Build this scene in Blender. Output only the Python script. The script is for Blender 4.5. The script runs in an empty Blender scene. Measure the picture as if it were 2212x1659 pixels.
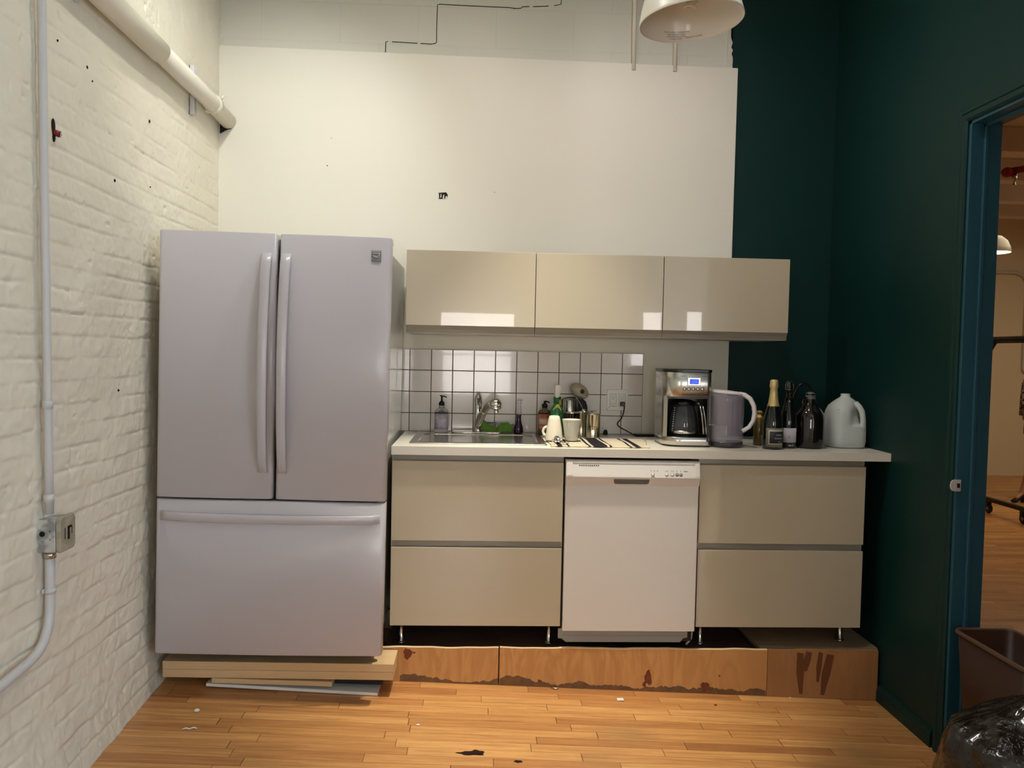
import bpy, bmesh, math, random
import numpy as np
from mathutils import Vector, Matrix, Euler
random.seed(7)
PI = math.pi
COL = bpy.context.scene.collection
SC = bpy.context.scene

# ------------------------------------------------------------------ colour / material helpers
def lin(r, g, b):
    def f(c):
        c /= 255.0
        return c / 12.92 if c <= 0.04045 else ((c + 0.055) / 1.055) ** 2.4
    return (f(r), f(g), f(b), 1.0)

def mat(name, col, rough=0.5, metal=0.0, coat=0.0, trans=0.0, ior=1.45, alpha=1.0, bump=None, var=None, emit=None, sheen=0, spec=None, coat_rough=0.03):
    """principled material; bump=(scale, strength, distance); var=(scale, colour2, contrast)"""
    m = bpy.data.materials.new(name); m.use_nodes = True
    nt = m.node_tree; n = nt.nodes; l = nt.links
    b = n['Principled BSDF']
    b.inputs['Base Color'].default_value = col
    b.inputs['Roughness'].default_value = rough
    b.inputs['Metallic'].default_value = metal
    b.inputs['Coat Weight'].default_value = coat
    b.inputs['Coat Roughness'].default_value = coat_rough
    b.inputs['Transmission Weight'].default_value = trans
    b.inputs['IOR'].default_value = ior
    b.inputs['Alpha'].default_value = alpha
    if spec is not None: b.inputs['Specular IOR Level'].default_value = spec
    if emit:
        b.inputs['Emission Color'].default_value = emit[0]
        b.inputs['Emission Strength'].default_value = emit[1]
    tc = n.new('ShaderNodeTexCoord')
    if bump:
        t = n.new('ShaderNodeTexNoise'); t.inputs['Scale'].default_value = bump[0]; t.inputs['Detail'].default_value = 4
        bp = n.new('ShaderNodeBump'); bp.inputs['Strength'].default_value = bump[1]; bp.inputs['Distance'].default_value = bump[2]
        l.new(tc.outputs['Object'], t.inputs['Vector']); l.new(t.outputs['Fac'], bp.inputs['Height']); l.new(bp.outputs['Normal'], b.inputs['Normal'])
    if var:
        t = n.new('ShaderNodeTexNoise'); t.inputs['Scale'].default_value = var[0]; t.inputs['Detail'].default_value = 5
        r = n.new('ShaderNodeValToRGB'); c = var[2]
        r.color_ramp.elements[0].position = 0.5 - c; r.color_ramp.elements[1].position = 0.5 + c
        r.color_ramp.elements[0].color = col; r.color_ramp.elements[1].color = var[1]
        l.new(tc.outputs['Object'], t.inputs['Vector']); l.new(t.outputs['Fac'], r.inputs['Fac']); l.new(r.outputs['Color'], b.inputs['Base Color'])
    return m

def wood_mat(name, c1, c2, c3, stretch, scale=1.0, rough=0.45, knots=False, contrast=0.18, coat=0.0):
    """streaky procedural wood; stretch = mapping scale (small along the grain)"""
    m = bpy.data.materials.new(name); m.use_nodes = True
    nt = m.node_tree; n = nt.nodes; l = nt.links; b = n['Principled BSDF']
    b.inputs['Roughness'].default_value = rough; b.inputs['Coat Weight'].default_value = coat
    tc = n.new('ShaderNodeTexCoord'); mp = n.new('ShaderNodeMapping'); mp.inputs['Scale'].default_value = stretch
    l.new(tc.outputs['Object'], mp.inputs['Vector'])
    t = n.new('ShaderNodeTexNoise'); t.inputs['Scale'].default_value = 6 * scale; t.inputs['Detail'].default_value = 8; t.inputs['Distortion'].default_value = 1.2
    l.new(mp.outputs['Vector'], t.inputs['Vector'])
    w = n.new('ShaderNodeMath'); w.operation = 'PINGPONG'; w.inputs[1].default_value = 0.09
    l.new(t.outputs['Fac'], w.inputs[0])
    r = n.new('ShaderNodeValToRGB')
    r.color_ramp.elements[0].position = 0.0; r.color_ramp.elements[0].color = c1
    r.color_ramp.elements[1].position = 0.09; r.color_ramp.elements[1].color = c2
    l.new(w.outputs[0], r.inputs['Fac'])
    t2 = n.new('ShaderNodeTexNoise'); t2.inputs['Scale'].default_value = 2.2 * scale; t2.inputs['Detail'].default_value = 4
    l.new(mp.outputs['Vector'], t2.inputs['Vector'])
    r2 = n.new('ShaderNodeValToRGB'); r2.color_ramp.elements[0].position = 0.5 - contrast; r2.color_ramp.elements[1].position = 0.5 + contrast
    r2.color_ramp.elements[0].color = (0, 0, 0, 1); r2.color_ramp.elements[1].color = (1, 1, 1, 1)
    l.new(t2.outputs['Fac'], r2.inputs['Fac'])
    mx = n.new('ShaderNodeMix'); mx.data_type = 'RGBA'
    l.new(r2.outputs['Color'], mx.inputs['Factor']); l.new(r.outputs['Color'], mx.inputs[6]); mx.inputs[7].default_value = c3
    out = mx.outputs[2]
    if knots:
        v = n.new('ShaderNodeTexVoronoi'); v.inputs['Scale'].default_value = 4.2
        mp2 = n.new('ShaderNodeMapping'); mp2.inputs['Scale'].default_value = (1.0, 1.0, 0.75)
        l.new(tc.outputs['Object'], mp2.inputs['Vector']); l.new(mp2.outputs['Vector'], v.inputs['Vector'])
        k = n.new('ShaderNodeValToRGB'); k.color_ramp.elements[0].position = 0.06; k.color_ramp.elements[1].position = 0.13
        k.color_ramp.elements[0].color = (1, 1, 1, 1); k.color_ramp.elements[1].color = (0, 0, 0, 1)
        l.new(v.outputs['Distance'], k.inputs['Fac'])
        mk = n.new('ShaderNodeMix'); mk.data_type = 'RGBA'
        l.new(k.outputs['Color'], mk.inputs['Factor']); l.new(out, mk.inputs[6]); mk.inputs[7].default_value = lin(120, 62, 34)
        out = mk.outputs[2]
    l.new(out, b.inputs['Base Color'])
    bp = n.new('ShaderNodeBump'); bp.inputs['Strength'].default_value = 0.15; bp.inputs['Distance'].default_value = 0.002
    l.new(t.outputs['Fac'], bp.inputs['Height']); l.new(bp.outputs['Normal'], b.inputs['Normal'])
    return m

# ------------------------------------------------------------------ mesh helpers
class MB:
    """collects shapes in world coordinates in one bmesh"""
    def __init__(s): s.bm = bmesh.new()
    def box(s, x0, x1, y0, y1, z0, z1, bev=0.0, seg=2):
        b = bmesh.new()
        vs = [b.verts.new((x, y, z)) for x in (x0, x1) for y in (y0, y1) for z in (z0, z1)]
        for f in ((0,1,3,2),(4,6,7,5),(0,4,5,1),(2,3,7,6),(0,2,6,4),(1,5,7,3)): b.faces.new([vs[i] for i in f])
        if bev > 0: bmesh.ops.bevel(b, geom=list(b.edges), offset=bev, segments=seg, affect='EDGES', profile=0.5, clamp_overlap=True)
        s._add(b); return s
    def _add(s, b, M=None):
        b.normal_update()
        mp = {}
        for v in b.verts: mp[v] = s.bm.verts.new(M @ v.co if M else v.co)
        for f in b.faces:
            try:
                nf = s.bm.faces.new([mp[v] for v in f.verts]); nf.smooth = f.smooth
            except ValueError: pass
        b.free()
    def prism(s, pts, axis, a, b_, bev=0.0, seg=2):
        """pts: 2D polygon; axis 0/1/2 is the extrusion axis; pts are in the other two axes in order"""
        b = bmesh.new()
        def P(p, t):
            if axis == 0: return (t, p[0], p[1])
            if axis == 1: return (p[0], t, p[1])
            return (p[0], p[1], t)
        A = [b.verts.new(P(p, a)) for p in pts]; B = [b.verts.new(P(p, b_)) for p in pts]
        b.faces.new(A); b.faces.new(B[::-1])
        n = len(pts)
        for i in range(n): b.faces.new((A[i], B[i], B[(i+1) % n], A[(i+1) % n]))
        bmesh.ops.recalc_face_normals(b, faces=list(b.faces))
        if bev > 0: bmesh.ops.bevel(b, geom=list(b.edges), offset=bev, segments=seg, affect='EDGES', profile=0.5, clamp_overlap=True)
        s._add(b); return s
    def lathe(s, prof, c, seg=32, smooth=True, M=None, closed=False):
        """prof: list of (r, z); c = (x, y, z) base centre"""
        b = bmesh.new(); rings = []
        for r, z in prof:
            if r < 1e-6: rings.append([b.verts.new((0, 0, z))])
            else: rings.append([b.verts.new((r*math.cos(2*PI*i/seg), r*math.sin(2*PI*i/seg), z)) for i in range(seg)])
        prs = list(zip(rings, rings[1:]))
        if closed: prs.append((rings[-1], rings[0]))
        for p, q in prs:
            for i in range(seg):
                j = (i+1) % seg
                if len(p) == 1 and len(q) == 1: continue
                if len(p) == 1: f = b.faces.new((p[0], q[j], q[i]))
                elif len(q) == 1: f = b.faces.new((p[i], p[j], q[0]))
                else: f = b.faces.new((p[i], p[j], q[j], q[i]))
                f.smooth = smooth
        T = Matrix.Translation(c)
        if M is not None: T = T @ M
        s._add(b, T); return s
    def tube(s, pts, r, seg=10, caps=True, smooth=True, flat=None, cyc=False):
        """r a number or list; flat=(a,b) scales the section"""
        pts = [Vector(p) for p in pts]; n = len(pts)
        rs = r if isinstance(r, (list, tuple)) else [r]*n
        b = bmesh.new(); rings = []; prev = None
        for i, p in enumerate(pts):
            if cyc: t = (pts[(i+1) % n] - pts[i-1])
            else: t = (pts[min(i+1, n-1)] - pts[max(i-1, 0)])
            t = t.normalized()
            if prev is None:
                u = t.cross(Vector((0, 0, 1)))
                if u.length < 0.05: u = t.cross(Vector((0, 1, 0)))
                u.normalize()
            else:
                u = (prev - t*prev.dot(t)).normalized()
            prev = u; w = t.cross(u)
            fa, fb = flat if flat else (1, 1)
            rings.append([b.verts.new(p + rs[i]*(u*fa*math.cos(2*PI*k/seg) + w*fb*math.sin(2*PI*k/seg))) for k in range(seg)])
        prs = list(zip(rings, rings[1:]))
        if cyc: prs.append((rings[-1], rings[0]))
        for a, c in prs:
            for k in range(seg):
                f = b.faces.new((a[k], a[(k+1) % seg], c[(k+1) % seg], c[k])); f.smooth = smooth
        if caps and not cyc:
            b.faces.new(rings[0][::-1]); b.faces.new(rings[-1])
        bmesh.ops.recalc_face_normals(b, faces=list(b.faces))
        s._add(b); return s
    def loft(s, rings, caps=True, smooth=True):
        """rings: list of lists of points, same count"""
        b = bmesh.new(); R = [[b.verts.new(p) for p in r] for r in rings]
        k = len(R[0])
        for a, c in zip(R, R[1:]):
            for i in range(k):
                f = b.faces.new((a[i], a[(i+1) % k], c[(i+1) % k], c[i])); f.smooth = smooth
        if caps: b.faces.new(R[0][::-1]); b.faces.new(R[-1])
        bmesh.ops.recalc_face_normals(b, faces=list(b.faces))
        s._add(b); return s
    def ball(s, c, rx, ry, rz, seg=24, rings=14, M=None):
        b = bmesh.new(); bmesh.ops.create_uvsphere(b, u_segments=seg, v_segments=rings, radius=1)
        for f in b.faces: f.smooth = True
        T = Matrix.Translation(c)
        if M is not None: T = T @ M
        s._add(b, T @ Matrix.Diagonal((rx, ry, rz, 1))); return s
    def grid(s, f, nu, nv, smooth=True):
        R = [[s.bm.verts.new(f(i/nu, j/nv)) for j in range(nv+1)] for i in range(nu+1)]
        for i in range(nu):
            for j in range(nv):
                fc = s.bm.faces.new((R[i][j], R[i+1][j], R[i+1][j+1], R[i][j+1])); fc.smooth = smooth
        return s

def apos(p):
    v = Vector((0, 0, 0))
    while p is not None: v += p.location; p = p.parent
    return v

def obj(name, mb, m, parent=None, label=None, cat=None, group=None, kind=None, auto=False):
    me = bpy.data.meshes.new(name)
    off = apos(parent)
    if off.length > 0: bmesh.ops.translate(mb.bm, verts=list(mb.bm.verts), vec=-off)
    mb.bm.to_mesh(me); mb.bm.free()
    if m: me.materials.append(m)
    o = bpy.data.objects.new(name, me); COL.objects.link(o)
    if parent is not None: o.parent = parent
    if label: o['label'] = label
    if cat: o['category'] = cat
    if group: o['group'] = group
    if kind: o['kind'] = kind
    return o

def solid(name, mb, m, base, label=None, cat=None, group=None, kind=None):
    """a top-level one-mesh thing with its origin at base"""
    bmesh.ops.translate(mb.bm, verts=list(mb.bm.verts), vec=-Vector(base))
    o = obj(name, mb, m, None, label, cat, group, kind); o.location = base
    return o

def thing(name, loc, label, cat, group=None):
    o = bpy.data.objects.new(name, None); COL.objects.link(o); o.location = loc
    o['label'] = label; o['category'] = cat
    if group: o['group'] = group
    return o

def structure(name, mb, m, parent=None):
    return obj(name, mb, m, parent, kind=None if parent else 'structure')

def text(name, body, size, loc, rot, m, parent, ext=0.0003, align='LEFT', sx=1.0):
    cu = bpy.data.curves.new(name, 'FONT'); cu.body = body; cu.size = size; cu.extrude = ext; cu.align_x = align; cu.space_line = 0.85
    t = bpy.data.objects.new(name, cu); COL.objects.link(t)
    dg = bpy.context.evaluated_depsgraph_get(); dg.update()
    me = bpy.data.meshes.new_from_object(t.evaluated_get(dg))
    bpy.data.objects.remove(t)
    M = Matrix.Translation(Vector(loc) - apos(parent)) @ Euler(rot).to_matrix().to_4x4() @ Matrix.Diagonal((sx, 1, 1, 1))
    me.transform(M); me.materials.clear(); me.materials.append(m)
    o = bpy.data.objects.new(name, me); COL.objects.link(o); o.parent = parent
    return o

def wrap_text(name, body, size, c, R, ang, z, m, parent, sx=1.0):
    """lettering bent round a vertical cylinder of radius R about c, centred on angle ang"""
    cu = bpy.data.curves.new(name, 'FONT'); cu.body = body; cu.size = size; cu.extrude = 0.0; cu.align_x = 'CENTER'; cu.space_line = 0.85
    t = bpy.data.objects.new(name, cu); COL.objects.link(t)
    dg = bpy.context.evaluated_depsgraph_get(); dg.update()
    me = bpy.data.meshes.new_from_object(t.evaluated_get(dg)); bpy.data.objects.remove(t)
    off = apos(parent)
    for v in me.vertices:
        a = ang + v.co.x*sx / R; h = v.co.y
        v.co = Vector((c[0] + R*math.cos(a), c[1] + R*math.sin(a), z + h)) - off
    me.materials.clear(); me.materials.append(m)
    o = bpy.data.objects.new(name, me); COL.objects.link(o); o.parent = parent
    return o

def arc_label(mb, c, R, a0, a1, z0, z1, n=16, t=0.0006):
    """thin curved label with thickness"""
    b = bmesh.new(); I = []; O = []
    for i in range(n+1):
        a = a0 + (a1-a0)*i/n
        for L_, r in ((I, R), (O, R+t)):
            L_.append((b.verts.new((c[0]+r*math.cos(a), c[1]+r*math.sin(a), z0)), b.verts.new((c[0]+r*math.cos(a), c[1]+r*math.sin(a), z1))))
    for i in range(n):
        f = b.faces.new((O[i][0], O[i+1][0], O[i+1][1], O[i][1])); f.smooth = True
        b.faces.new((I[i][0], I[i][1], I[i+1][1], I[i+1][0]))
        b.faces.new((O[i][1], O[i+1][1], I[i+1][1], I[i][1])); b.faces.new((O[i][0], I[i][0], I[i+1][0], O[i+1][0]))
    for i in (0, n): b.faces.new((O[i][0], O[i][1], I[i][1], I[i][0]))
    bmesh.ops.recalc_face_normals(b, faces=list(b.faces))
    mb._add(b); return mb

# ------------------------------------------------------------------ key dimensions (metres)
XL, XR, YW = -0.967, 2.235, 0.645      # left wall, right wall, back wall planes
CT, CB = 0.803, 0.766                  # worktop top / underside
def floor_z(x): return -0.248 - 0.040*(min(x, 2.45)) if x < 2.45 else -0.346
YB, XB, ZC = -6.2, 4.4, 3.9            # window wall, far side of the room behind, ceiling

# ------------------------------------------------------------------ materials
M_brick = mat('painted_brick', lin(236, 228, 208), 0.55, bump=(90, 0.25, 0.001), var=(3.0, lin(226, 217, 197), 0.25))
M_panel = mat('cream_wall_paint', lin(226, 220, 206), 0.5, bump=(40, 0.05, 0.001), var=(0.8, lin(220, 215, 200), 0.3))
M_dark = mat('dark_green_paint', lin(9, 45, 42), 0.45, bump=(120, 0.1, 0.0005), spec=0.3)
M_jamb = mat('daylit_green_paint', lin(34, 78, 94), 0.4, bump=(60, 0.06, 0.0005))  # same dark green as the wall, bluish daylight put into the colour
M_ceil = mat('white_ceiling_paint', lin(232, 228, 220), 0.7)
M_plain = mat('plain_wall_paint', lin(222, 216, 202), 0.6)
M_pipe = mat('white_painted_metal', lin(226, 218, 200), 0.4, bump=(60, 0.1, 0.0006))
M_conduit = mat('grey_white_painted_metal', lin(205, 203, 200), 0.38, bump=(80, 0.08, 0.0004))
M_hole = mat('dark_hole', lin(26, 20, 16), 0.9)
M_fridge = mat('white_appliance_enamel', lin(190, 185, 188), 0.30, coat=0.25, bump=(700, 0.03, 0.0001), coat_rough=0.15)
M_fridge_side = mat('fridge_case_enamel', lin(214, 211, 204), 0.2, coat=0.4)
M_gap = mat('black_gasket', lin(34, 33, 36), 0.6)
M_beige = mat('glossy_beige_lacquer', lin(190, 178, 154), 0.22, coat=1.0, coat_rough=0.02)
M_beige_rim = mat('satin_beige_grip', lin(150, 143, 130), 0.2, coat=0.8, coat_rough=0.03)
M_carcass = mat('white_cabinet_board', lin(190, 188, 180), 0.5)
M_dish = mat('dishwasher_enamel', lin(226, 220, 212), 0.3, coat=0.3, coat_rough=0.15)
M_kick = mat('grey_kick_plate', lin(150, 150, 148), 0.45)
M_black = mat('black_plastic', lin(14, 13, 14), 0.25)
M_blackm = mat('matt_black', lin(16, 15, 15), 0.6)
M_steel = mat('stainless_steel', lin(200, 196, 188), 0.22, metal=1.0, bump=(300, 0.03, 0.0002))
M_chrome = mat('chrome', lin(215, 212, 205), 0.07, metal=1.0)
M_tin = mat('polished_tin', lin(218, 206, 180), 0.16, metal=1.0)
M_white = mat('white_plastic', lin(226, 222, 214), 0.35)
M_ceramic = mat('cream_ceramic', lin(238, 226, 204), 0.25, coat=0.5)
M_pitcher_l = mat('white_pitcher_plastic', lin(226, 220, 220), 0.3)
M_brass_leaf = mat('gold_foil', lin(206, 176, 100), 0.35, metal=0.7, bump=(120, 0.5, 0.002))
M_bottle = mat('dark_green_glass', lin(10, 16, 10), 0.05, coat=0.6)
M_amber = mat('dark_amber_glass', lin(14, 9, 7), 0.05, coat=0.6)
M_label_d = mat('charcoal_label', lin(40, 38, 44), 0.6)
M_label_w = mat('pale_label', lin(190, 184, 190), 0.6)
M_label_g = mat('khaki_label', lin(120, 115, 95), 0.5)
M_ink = mat('black_ink', lin(30, 28, 28), 0.7)
M_ply = wood_mat('orange_plywood', lin(186, 128, 72), lin(214, 160, 98), lin(200, 146, 88), (0.9, 0.9, 0.22), 1.4, knots=False, rough=0.5)
M_ply2 = wood_mat('brown_plywood', lin(170, 120, 74), lin(182, 132, 84), lin(156, 108, 68), (1.0, 1.0, 0.3), 1.0, rough=0.5)
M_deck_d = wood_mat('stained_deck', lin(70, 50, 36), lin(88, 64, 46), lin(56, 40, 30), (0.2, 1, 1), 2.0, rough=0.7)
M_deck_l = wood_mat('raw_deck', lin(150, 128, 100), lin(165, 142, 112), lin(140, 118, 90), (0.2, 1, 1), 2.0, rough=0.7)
M_pine = wood_mat('raw_pine', lin(214, 180, 134), lin(226, 196, 152), lin(206, 170, 122), (0.12, 1, 2.5), 3.0, rough=0.6)
M_pine_edge = mat('cut_plywood_edge', lin(250, 222, 170), 0.6)
M_glass = mat('clear_glass', (0.95, 0.95, 0.95, 1), 0.02, trans=1.0, ior=1.45)
M_white_text = mat('white_print', lin(215, 212, 215), 0.5)
M_pend_o = mat('cream_lamp_enamel', lin(232, 226, 214), 0.35, coat=0.3)
M_fabric = mat('patterned_dress_cloth', lin(36, 28, 28), 0.9, var=(55, lin(150, 132, 128), 0.04))
M_skin = mat('mannequin_skin', lin(178, 134, 104), 0.5)
M_rack = mat('black_rack_metal', lin(22, 20, 20), 0.4)

# ------------------------------------------------------------------ floor material: narrow maple strips running along x
def floor_material():
    m = bpy.data.materials.new('wood_strip_floor'); m.use_nodes = True
    nt = m.node_tree; n = nt.nodes; l = nt.links; b = n['Principled BSDF']
    tc = n.new('ShaderNodeTexCoord'); sp = n.new('ShaderNodeSeparateXYZ'); l.new(tc.outputs['Object'], sp.inputs[0])
    def M(op, a, bb=None):
        q = n.new('ShaderNodeMath'); q.operation = op
        if hasattr(a, 'is_linked'): l.new(a, q.inputs[0])
        else: q.inputs[0].default_value = a
        if bb is not None:
            if hasattr(bb, 'is_linked'): l.new(bb, q.inputs[1])
            else: q.inputs[1].default_value = bb
        return q.outputs[0]
    W = 0.0572
    yy = M('DIVIDE', sp.outputs['Y'], W); row = M('FLOOR', yy); fy = M('FRACT', yy)
    wn = n.new('ShaderNodeTexWhiteNoise'); wn.noise_dimensions = '1D'; l.new(row, wn.inputs['W'])
    L = M('ADD', M('MULTIPLY', wn.outputs['Value'], 0.35), 0.42)
    xx = M('DIVIDE', M('ADD', sp.outputs['X'], M('MULTIPLY', wn.outputs['Value'], 13.7)), L)
    colm = M('FLOOR', xx); fx = M('FRACT', xx)
    cv = n.new('ShaderNodeCombineXYZ'); l.new(row, cv.inputs[0]); l.new(colm, cv.inputs[1])
    w2 = n.new('ShaderNodeTexWhiteNoise'); w2.noise_dimensions = '2D'; l.new(cv.outputs[0], w2.inputs['Vector'])
    ramp = n.new('ShaderNodeValToRGB'); cr = ramp.color_ramp
    cr.elements[0].position = 0; cr.elements[0].color = lin(158, 104, 60)
    cr.elements[1].position = 1; cr.elements[1].color = lin(208, 156, 96)
    for p, c in ((0.06, lin(178, 122, 70)), (0.35, lin(190, 136, 80)), (0.75, lin(199, 146, 87))):
        e = cr.elements.new(p); e.color = c
    l.new(w2.outputs['Value'], ramp.inputs['Fac'])
    # grain
    mp = n.new('ShaderNodeMapping'); mp.inputs['Scale'].default_value = (2.2, 40, 1)
    off = n.new('ShaderNodeVectorMath'); off.operation = 'ADD'
    sc = n.new('ShaderNodeVectorMath'); sc.operation = 'SCALE'; sc.inputs['Scale'].default_value = 7.3; l.new(w2.outputs['Color'], sc.inputs[0])
    l.new(tc.outputs['Object'], mp.inputs['Vector']); l.new(mp.outputs['Vector'], off.inputs[0]); l.new(sc.outputs[0], off.inputs[1])
    g = n.new('ShaderNodeTexNoise'); g.inputs['Scale'].default_value = 1.6; g.inputs['Detail'].default_value = 8; g.inputs['Roughness'].default_value = 0.65; g.inputs['Distortion'].default_value = 0.6
    l.new(off.outputs[0], g.inputs['Vector'])
    gr = n.new('ShaderNodeValToRGB'); gr.color_ramp.elements[0].position = 0.3; gr.color_ramp.elements[1].position = 0.62
    gr.color_ramp.elements[0].color = (0.58, 0.5, 0.42, 1); gr.color_ramp.elements[1].color = (1.04, 1.02, 1, 1)
    l.new(g.outputs['Fac'], gr.inputs['Fac'])
    mx = n.new('ShaderNodeMix'); mx.data_type = 'RGBA'; mx.blend_type = 'MULTIPLY'; mx.inputs['Factor'].default_value = 0.8
    l.new(ramp.outputs['Color'], mx.inputs[6]); l.new(gr.outputs['Color'], mx.inputs[7])
    # worn dull patches and knots
    p = n.new('ShaderNodeTexNoise'); p.inputs['Scale'].default_value = 2.4; p.inputs['Detail'].default_value = 6; l.new(tc.outputs['Object'], p.inputs['Vector'])
    pr = n.new('ShaderNodeValToRGB'); pr.color_ramp.elements[0].position = 0.56; pr.color_ramp.elements[1].position = 0.72; l.new(p.outputs['Fac'], pr.inputs['Fac'])
    pm = n.new('ShaderNodeMix'); pm.data_type = 'RGBA'; l.new(M('MULTIPLY', pr.outputs['Color'], 0.45), pm.inputs['Factor']); l.new(mx.outputs[2], pm.inputs[6]); pm.inputs[7].default_value = lin(140, 112, 76)
    v = n.new('ShaderNodeTexVoronoi'); v.inputs['Scale'].default_value = 3.1; mv = n.new('ShaderNodeMapping'); mv.inputs['Scale'].default_value = (0.8, 2.0, 1)
    l.new(tc.outputs['Object'], mv.inputs['Vector']); l.new(mv.outputs['Vector'], v.inputs['Vector'])
    kn = n.new('ShaderNodeValToRGB'); kn.color_ramp.elements[0].position = 0.02; kn.color_ramp.elements[1].position = 0.06
    kn.color_ramp.elements[0].color = (0.75, 0.75, 0.75, 1); kn.color_ramp.elements[1].color = (0, 0, 0, 1); l.new(v.outputs['Distance'], kn.inputs['Fac'])
    km = n.new('ShaderNodeMix'); km.data_type = 'RGBA'; l.new(kn.outputs['Color'], km.inputs['Factor']); l.new(pm.outputs[2], km.inputs[6]); km.inputs[7].default_value = lin(84, 46, 26)
    # seams
    s1 = M('LESS_THAN', fy, 0.035); s2 = M('LESS_THAN', fx, 0.006); sm = M('MAXIMUM', M('MULTIPLY', s1, 0.55), M('MULTIPLY', s2, 0.7))
    fm = n.new('ShaderNodeMix'); fm.data_type = 'RGBA'; l.new(sm, fm.inputs['Factor']); l.new(km.outputs[2], fm.inputs[6]); fm.inputs[7].default_value = lin(78, 44, 22)
    vm = n.new('ShaderNodeVectorMath'); vm.operation = 'MULTIPLY'; vm.inputs[1].default_value = (1.22, 1.24, 1.27); l.new(fm.outputs[2], vm.inputs[0]); l.new(vm.outputs[0], b.inputs['Base Color'])
    b.inputs['Roughness'].default_value = 0.38; b.inputs['Coat Weight'].default_value = 0.15; b.inputs['Coat Roughness'].default_value = 0.25
    bp = n.new('ShaderNodeBump'); bp.inputs['Strength'].default_value = 0.25; bp.inputs['Distance'].default_value = 0.002; bp.invert = True
    l.new(M('ADD', sm, M('MULTIPLY', g.outputs['Fac'], 0.3)), bp.inputs['Height']); l.new(bp.outputs['Normal'], b.inputs['Normal'])
    return m
M_floor = floor_material()

def block_wall_material():
    m = bpy.data.materials.new('painted_block_wall'); m.use_nodes = True
    nt = m.node_tree; n = nt.nodes; l = nt.links; b = n['Principled BSDF']
    b.inputs['Base Color'].default_value = lin(206, 204, 190); b.inputs['Roughness'].default_value = 0.6
    tc = n.new('ShaderNodeTexCoord'); mp = n.new('ShaderNodeMapping'); mp.inputs['Rotation'].default_value = (PI/2, 0, 0); mp.inputs['Location'].default_value = (0.165, 0.19, 0)
    br = n.new('ShaderNodeTexBrick'); br.inputs['Scale'].default_value = 1.0; br.inputs['Brick Width'].default_value = 0.4; br.inputs['Row Height'].default_value = 0.2
    br.inputs['Mortar Size'].default_value = 0.004; br.inputs['Mortar Smooth'].default_value = 0.8
    l.new(tc.outputs['Object'], mp.inputs['Vector']); l.new(mp.outputs['Vector'], br.inputs['Vector'])
    bp = n.new('ShaderNodeBump'); bp.inputs['Strength'].default_value = 0.35; bp.inputs['Distance'].default_value = 0.003; bp.invert = True
    l.new(br.outputs['Fac'], bp.inputs['Height']); l.new(bp.outputs['Normal'], b.inputs['Normal'])
    return m
M_block = block_wall_material()

# ================================================================== SETTING
# floor: slopes down to the right, level in the next room
mb = MB()
xs = [XL-0.3, 0.0, 1.0, 2.0, 2.45, 6.0, 12.0]
ys = [YB-0.3, -3.0, 0.0, 3.0, 7.3]
R = [[mb.bm.verts.new((x, y, floor_z(x))) for y in ys] for x in xs]
for i in range(len(xs)-1):
    for j in range(len(ys)-1): mb.bm.faces.new((R[i][j], R[i+1][j], R[i+1][j+1], R[i][j+1]))
D = [[mb.bm.verts.new((x, y, floor_z(x)-0.12)) for y in (ys[0], ys[-1])] for x in xs]
for i in range(len(xs)-1): mb.bm.faces.new((D[i][0], D[i][1], D[i+1][1], D[i+1][0]))
structure('floor', mb, M_floor)

# left wall: real relief of thickly painted brick
rng = np.random.default_rng(3)
def vnoise(y, z, s, seed):
    r = np.random.default_rng(seed).random((257, 257))
    a = y*s + 50; b = z*s + 50
    i = np.floor(a).astype(int); j = np.floor(b).astype(int); fa = a-i; fb = b-j
    fa = fa*fa*(3-2*fa); fb = fb*fb*(3-2*fb)
    i %= 256; j %= 256
    return (r[i, j]*(1-fa)*(1-fb) + r[i+1, j]*fa*(1-fb) + r[i, j+1]*(1-fa)*fb + r[i+1, j+1]*fa*fb) - 0.5
def wall_relief(y, z):
    H, L = 0.0735, 0.215
    zz = z + 0.006*vnoise(y, z, 5, 1) + 0.003*vnoise(y, z, 22, 2)
    yy = y + 0.004*vnoise(y, z, 18, 3)
    row = np.floor((zz+5)/H); fz = (zz+5)/H - row
    off = (row % 2)*0.5 + 0.13*np.sin(row*3.1)
    colf = (yy+5)/L + off; colm = np.floor(colf); fy = colf - colm
    dz = np.minimum(fz, 1-fz)*H; dy = np.minimum(fy, 1-fy)*L
    hsh = np.abs(np.sin(row*12.9898 + colm*78.233)*43758.5453) % 1
    hs2 = np.abs(np.sin(row*39.346 + colm*11.135)*24634.6345) % 1
    fade = 1/(1+np.exp((z-1.75)*3.2))*0.82 + 0.18                # smoother towards the ceiling
    jm = 0.15 + 0.85*np.clip(vnoise(y, z, 6, 11)*3+0.5, 0, 1)
    h = -0.0062*np.exp(-(dz/0.0055)**2)*fade*jm - 0.0016*np.exp(-(dy/0.007)**2)*fade*jm
    h += (hsh-0.5)*0.0034*fade + (0.5-fz)*0.0045*hs2*fade          # each brick set in or out and tipped
    h += 0.0055*vnoise(y, z, 9, 4) + 0.0045*vnoise(y, z, 30, 5)*(0.3+0.7*fade) + 0.0030*vnoise(y, z, 75, 6)*(0.4+0.6*fade)
    pits = vnoise(y, z, 46, 8); h -= 0.006*np.clip(pits-0.36, 0, 1)*8*(vnoise(y, z, 6, 9) > 0.02)
    return h*0.9
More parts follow.
